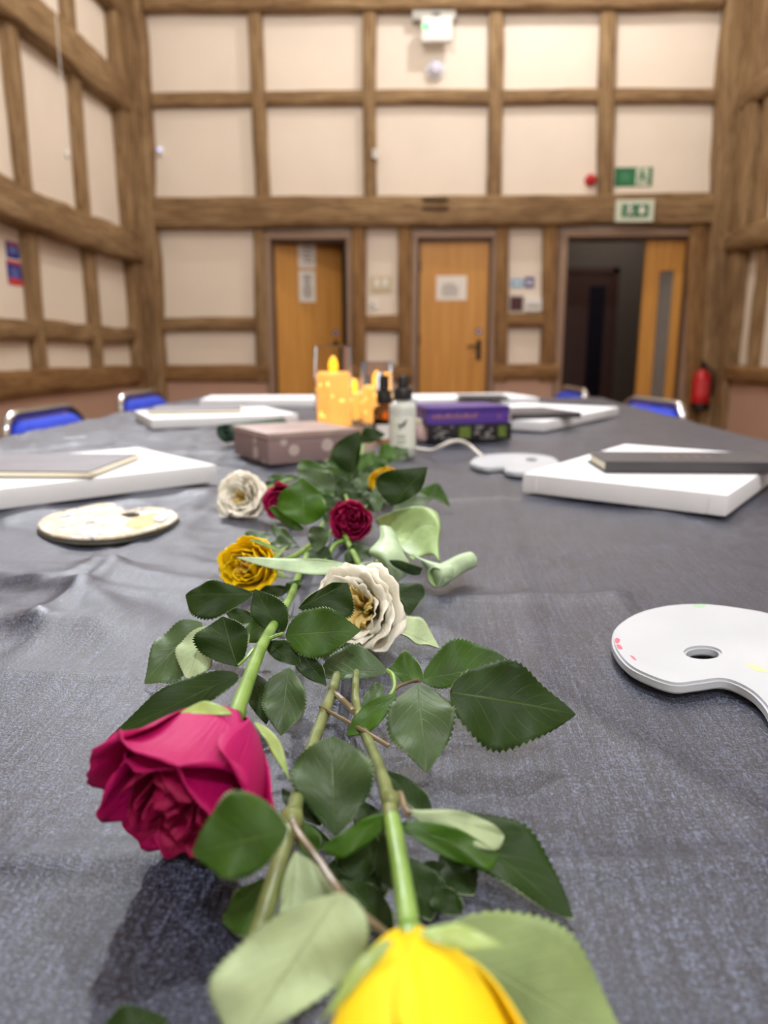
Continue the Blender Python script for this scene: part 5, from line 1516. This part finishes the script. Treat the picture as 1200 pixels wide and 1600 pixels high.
# front leaf folding downwards
sheet(t, [[(593, 822, .034), (602, 821, .036), (612, 825, .034), (620, 838, .030)],
          [(592, 842, .030), (604, 842, .033), (618, 850, .031), (632, 866, .024)],
          [(576, 862, .026), (596, 864, .029), (616, 868, .027), (640, 880, .019)],
          [(594, 878, .017), (604, 886, .020), (618, 888, .019), (640, 890, .014)],
          [(600, 898, .009), (610, 906, .010), (622, 908, .009), (634, 900, .008)]], TL)
sheet(t, [[(608, 876, .026), (624, 876, .027), (642, 882, .026), (660, 888, .022)],
          [(614, 884, .022), (628, 888, .022), (642, 894, .020), (659, 891, .020)],
          [(624, 890, .018), (634, 895, .018), (646, 899, .017), (656, 898, .017)]], ('leaf_grey', 'leaf_mid'))
sheet(t, [[(555, 898, .018), (560, 888, .022), (568, 880, .024), (586, 877, .022)], [(562, 900, .015), (568, 893, .018), (574, 887, .020), (588, 886, .018)], [(570, 901, .012), (574, 896, .015), (580, 892, .016), (592, 894, .014)]], TL)
leaf(t, ('tulip', 'tulip_young'), (572, 884), (366, 866), (478, 873), (470, 897), h=.028, e=40, serr=0, fold=.12, wavy=.1, twist=.03, name='leaf', wv=.5)
stem(t, [(590, 905, .012), (590, 886, .014), (592, 866, .016), (596, 842, .018)], 0.0024, 'stem')

# ---- crimson rose
t = thing('rose', onZ(552, 830), 'round crimson rose facing the camera beside the curled tulip leaves', 'rose', 'cut roses laid along the table')
C, Q, a = bloom(t, 550, 814, 0.0175, (0.02, -0.95, 0.26), 0.0158, 0.032, rosette('crimson', 'crimson', 'crimson', 0.08, 0.3), 51)
sepals(t, C, Q, 0.02, 0.03, 5, -0.3, 0.016)
stem(t, [(550, 800, .018), (540, 775, .014), (530, 750, .010), (524, 730, .006)], 0.0018, 'stem')
stem(t, [(545, 845, .006), (525, 850, .006), (512, 870, .006), (500, 890, .005)], 0.0017, 'stem')
leaf(t, UP, (522, 782), (552, 750), (522, 758), (553, 778), h=.006, e=45)
leaf(t, GRY, (556, 772), (582, 738), (556, 748), (580, 762), h=.008, e=45)
leaf(t, GRY, (590, 800), (586, 758), (578, 782), (600, 778), h=.006, e=45)
leaf(t, UP, (520, 820), (505, 790), (505, 812), (525, 800), h=.005, e=50)
leaf(t, UP, (570, 790), (560, 760), (556, 778), (578, 772), h=.004, e=55)

# ---- white rose beyond
t = thing('rose', onZ(385, 800), 'small white rose lying at the cluster edge nearest the left canvas', 'rose', 'cut roses laid along the table')
C, Q, a = bloom(t, 379, 778, 0.0195, (-0.15, -0.90, 0.36), 0.0195, 0.026, IVORY[:4] + [(4, 'ivory', 0.38, 0.9, 0.8, 0.0, 0.0, 0.05, 0.14), (4, 'gold', 0.2, 0.8, 0.6, 0.1, 0.05, 0.05, 0.12)], 61)
stem(t, [(395, 772, .018), (425, 760, .010), (470, 745, .006), (520, 735, .005)], 0.0019, 'stem')
leaf(t, MID, (470, 746), (415, 745), (440, 741), (442, 752), h=.004, e=55)
leaf(t, UP, (440, 755), (408, 762), (424, 750), (424, 768), h=.004, e=55)

# ---- crimson rose behind a leaf
t = thing('rose', onZ(445, 800), 'crimson rose mostly hidden behind an upright bright green leaf', 'rose', 'cut roses laid along the table')
C, Q, a = bloom(t, 445, 784, 0.019, (-0.1, -0.97, 0.1), 0.0165, 0.03, rosette('crimson', 'crimson', 'crimson', 0.08, 0.4), 71)
stem(t, [(450, 775, .016), (480, 760, .010), (520, 745, .006)], 0.0018, 'stem')
leaf(t, BKLIT, (476, 820), (472, 746), (431, 786), (513, 790), h=.034, e=18, fold=.06)
leaf(t, BKLIT, (474, 826), (418, 793), (438, 795), (450, 824), h=.028, e=22)
leaf(t, GRY, (488, 822), (498, 862), (481, 842), (517, 834), h=.010, e=40)
leaf(t, GRY, (520, 770), (464, 733), (478, 762), (516, 738), h=.014, e=35)
leaf(t, MID, (510, 760), (468, 716), (470, 745), (506, 728), h=.006, e=45)
leaf(t, GRY, (465, 850), (420, 850), (440, 838), (444, 860), h=.004, e=58)

# ---- yellow rose behind a leaf
t = thing('rose', onZ(605, 780), 'yellow rose showing only petal slivers behind a big dark leaf', 'rose', 'cut roses laid along the table')
C, Q, a = bloom(t, 606, 757, 0.020, (0.05, -0.97, 0.15), 0.0165, 0.034, rosette('yellow', 'amber', 'amber', 0.08, 0.4), 81)
stem(t, [(606, 745, .018), (602, 720, .012), (598, 700, .008)], 0.0018, 'stem')
leaf(t, UP, (612, 790), (668, 729), (588, 744), (654, 770), h=.040, e=16, fold=.06, wv=.52)
leaf(t, GRY, (612, 797), (678, 776), (640, 776), (650, 796), h=.006, e=50)
leaf(t, MID, (650, 768), (704, 788), (684, 757), (680, 780), h=.006, e=45, bend=.3)
leaf(t, BKLIT, (590, 722), (622, 706), (600, 692), (612, 722), h=.016, e=30)
leaf(t, GRY, (616, 722), (638, 700), (614, 700), (636, 716), h=.010, e=35)

# ---- leafy rose stem at the far end of the cluster
t = thing('rose_branch', onZ(560, 740), 'leafy rose stem with upright dark leaves before the bottles', 'flower stem')
stem(t, [(556, 770, .008), (560, 740, .014), (566, 705, .030), (568, 685, .040)], 0.0017, 'stem')
leaf(t, UP, (550, 744), (562, 672), (517, 704), (564, 712), h=.020, e=15)
leaf(t, UP, (564, 692), (602, 678), (572, 668), (586, 690), h=.045, e=20)
leaf(t, BKLIT, (560, 738), (585, 704), (558, 716), (582, 728), h=.014, e=30)
leaf(t, GRY, (548, 740), (500, 724), (520, 718), (522, 742), h=.006, e=45)
leaf(t, UP, (540, 770), (512, 742), (512, 760), (540, 748), h=.008, e=40)
leaf(t, UP, (560, 760), (535, 725), (535, 748), (560, 735), h=.010, e=35)
leaf(t, MID, (500, 790), (520, 765), (492, 768), (520, 782), h=.006, e=45)
leaf(t, GRY, (585, 740), (560, 715), (560, 735), (580, 720), h=.010, e=40)
for (mp_, b_, t_, l_, r_, h_, e_) in ((UP, (530, 800), (498, 770), (500, 790), (530, 780), .003, 50), (UP, (575, 800), (600, 770), (574, 780), (604, 790), .003, 50), (UP, (545, 790), (560, 760), (535, 772), (566, 780), .004, 45),
        (MID, (545, 760), (520, 705), (512, 735), (548, 728), .010, 35), (UP, (580, 770), (575, 725), (562, 748), (592, 748), .008, 38), (UP, (530, 745), (490, 740), (508, 730), (512, 754), .004, 50), (MID, (575, 735), (600, 712), (574, 715), (602, 732), .010, 38),
        (UP, (480, 860), (520, 880), (490, 882), (512, 858), .003, 60), (UP, (540, 880), (575, 850), (545, 856), (578, 874), .003, 60)):
    leaf(t, mp_, b_, t_, l_, r_, h=h_, e=e_)
stem(t, [(568, 685, .040), (572, 668, .046), (570, 658, .048), (560, 655, .048), (555, 662, .046)], 0.0006, 'twig', 'tendril', 6)

for l in LEAFLOG:
    if l[2] > 6.5 or l[1] > 9 or l[1] < 1.0: print('LEAF?', l)
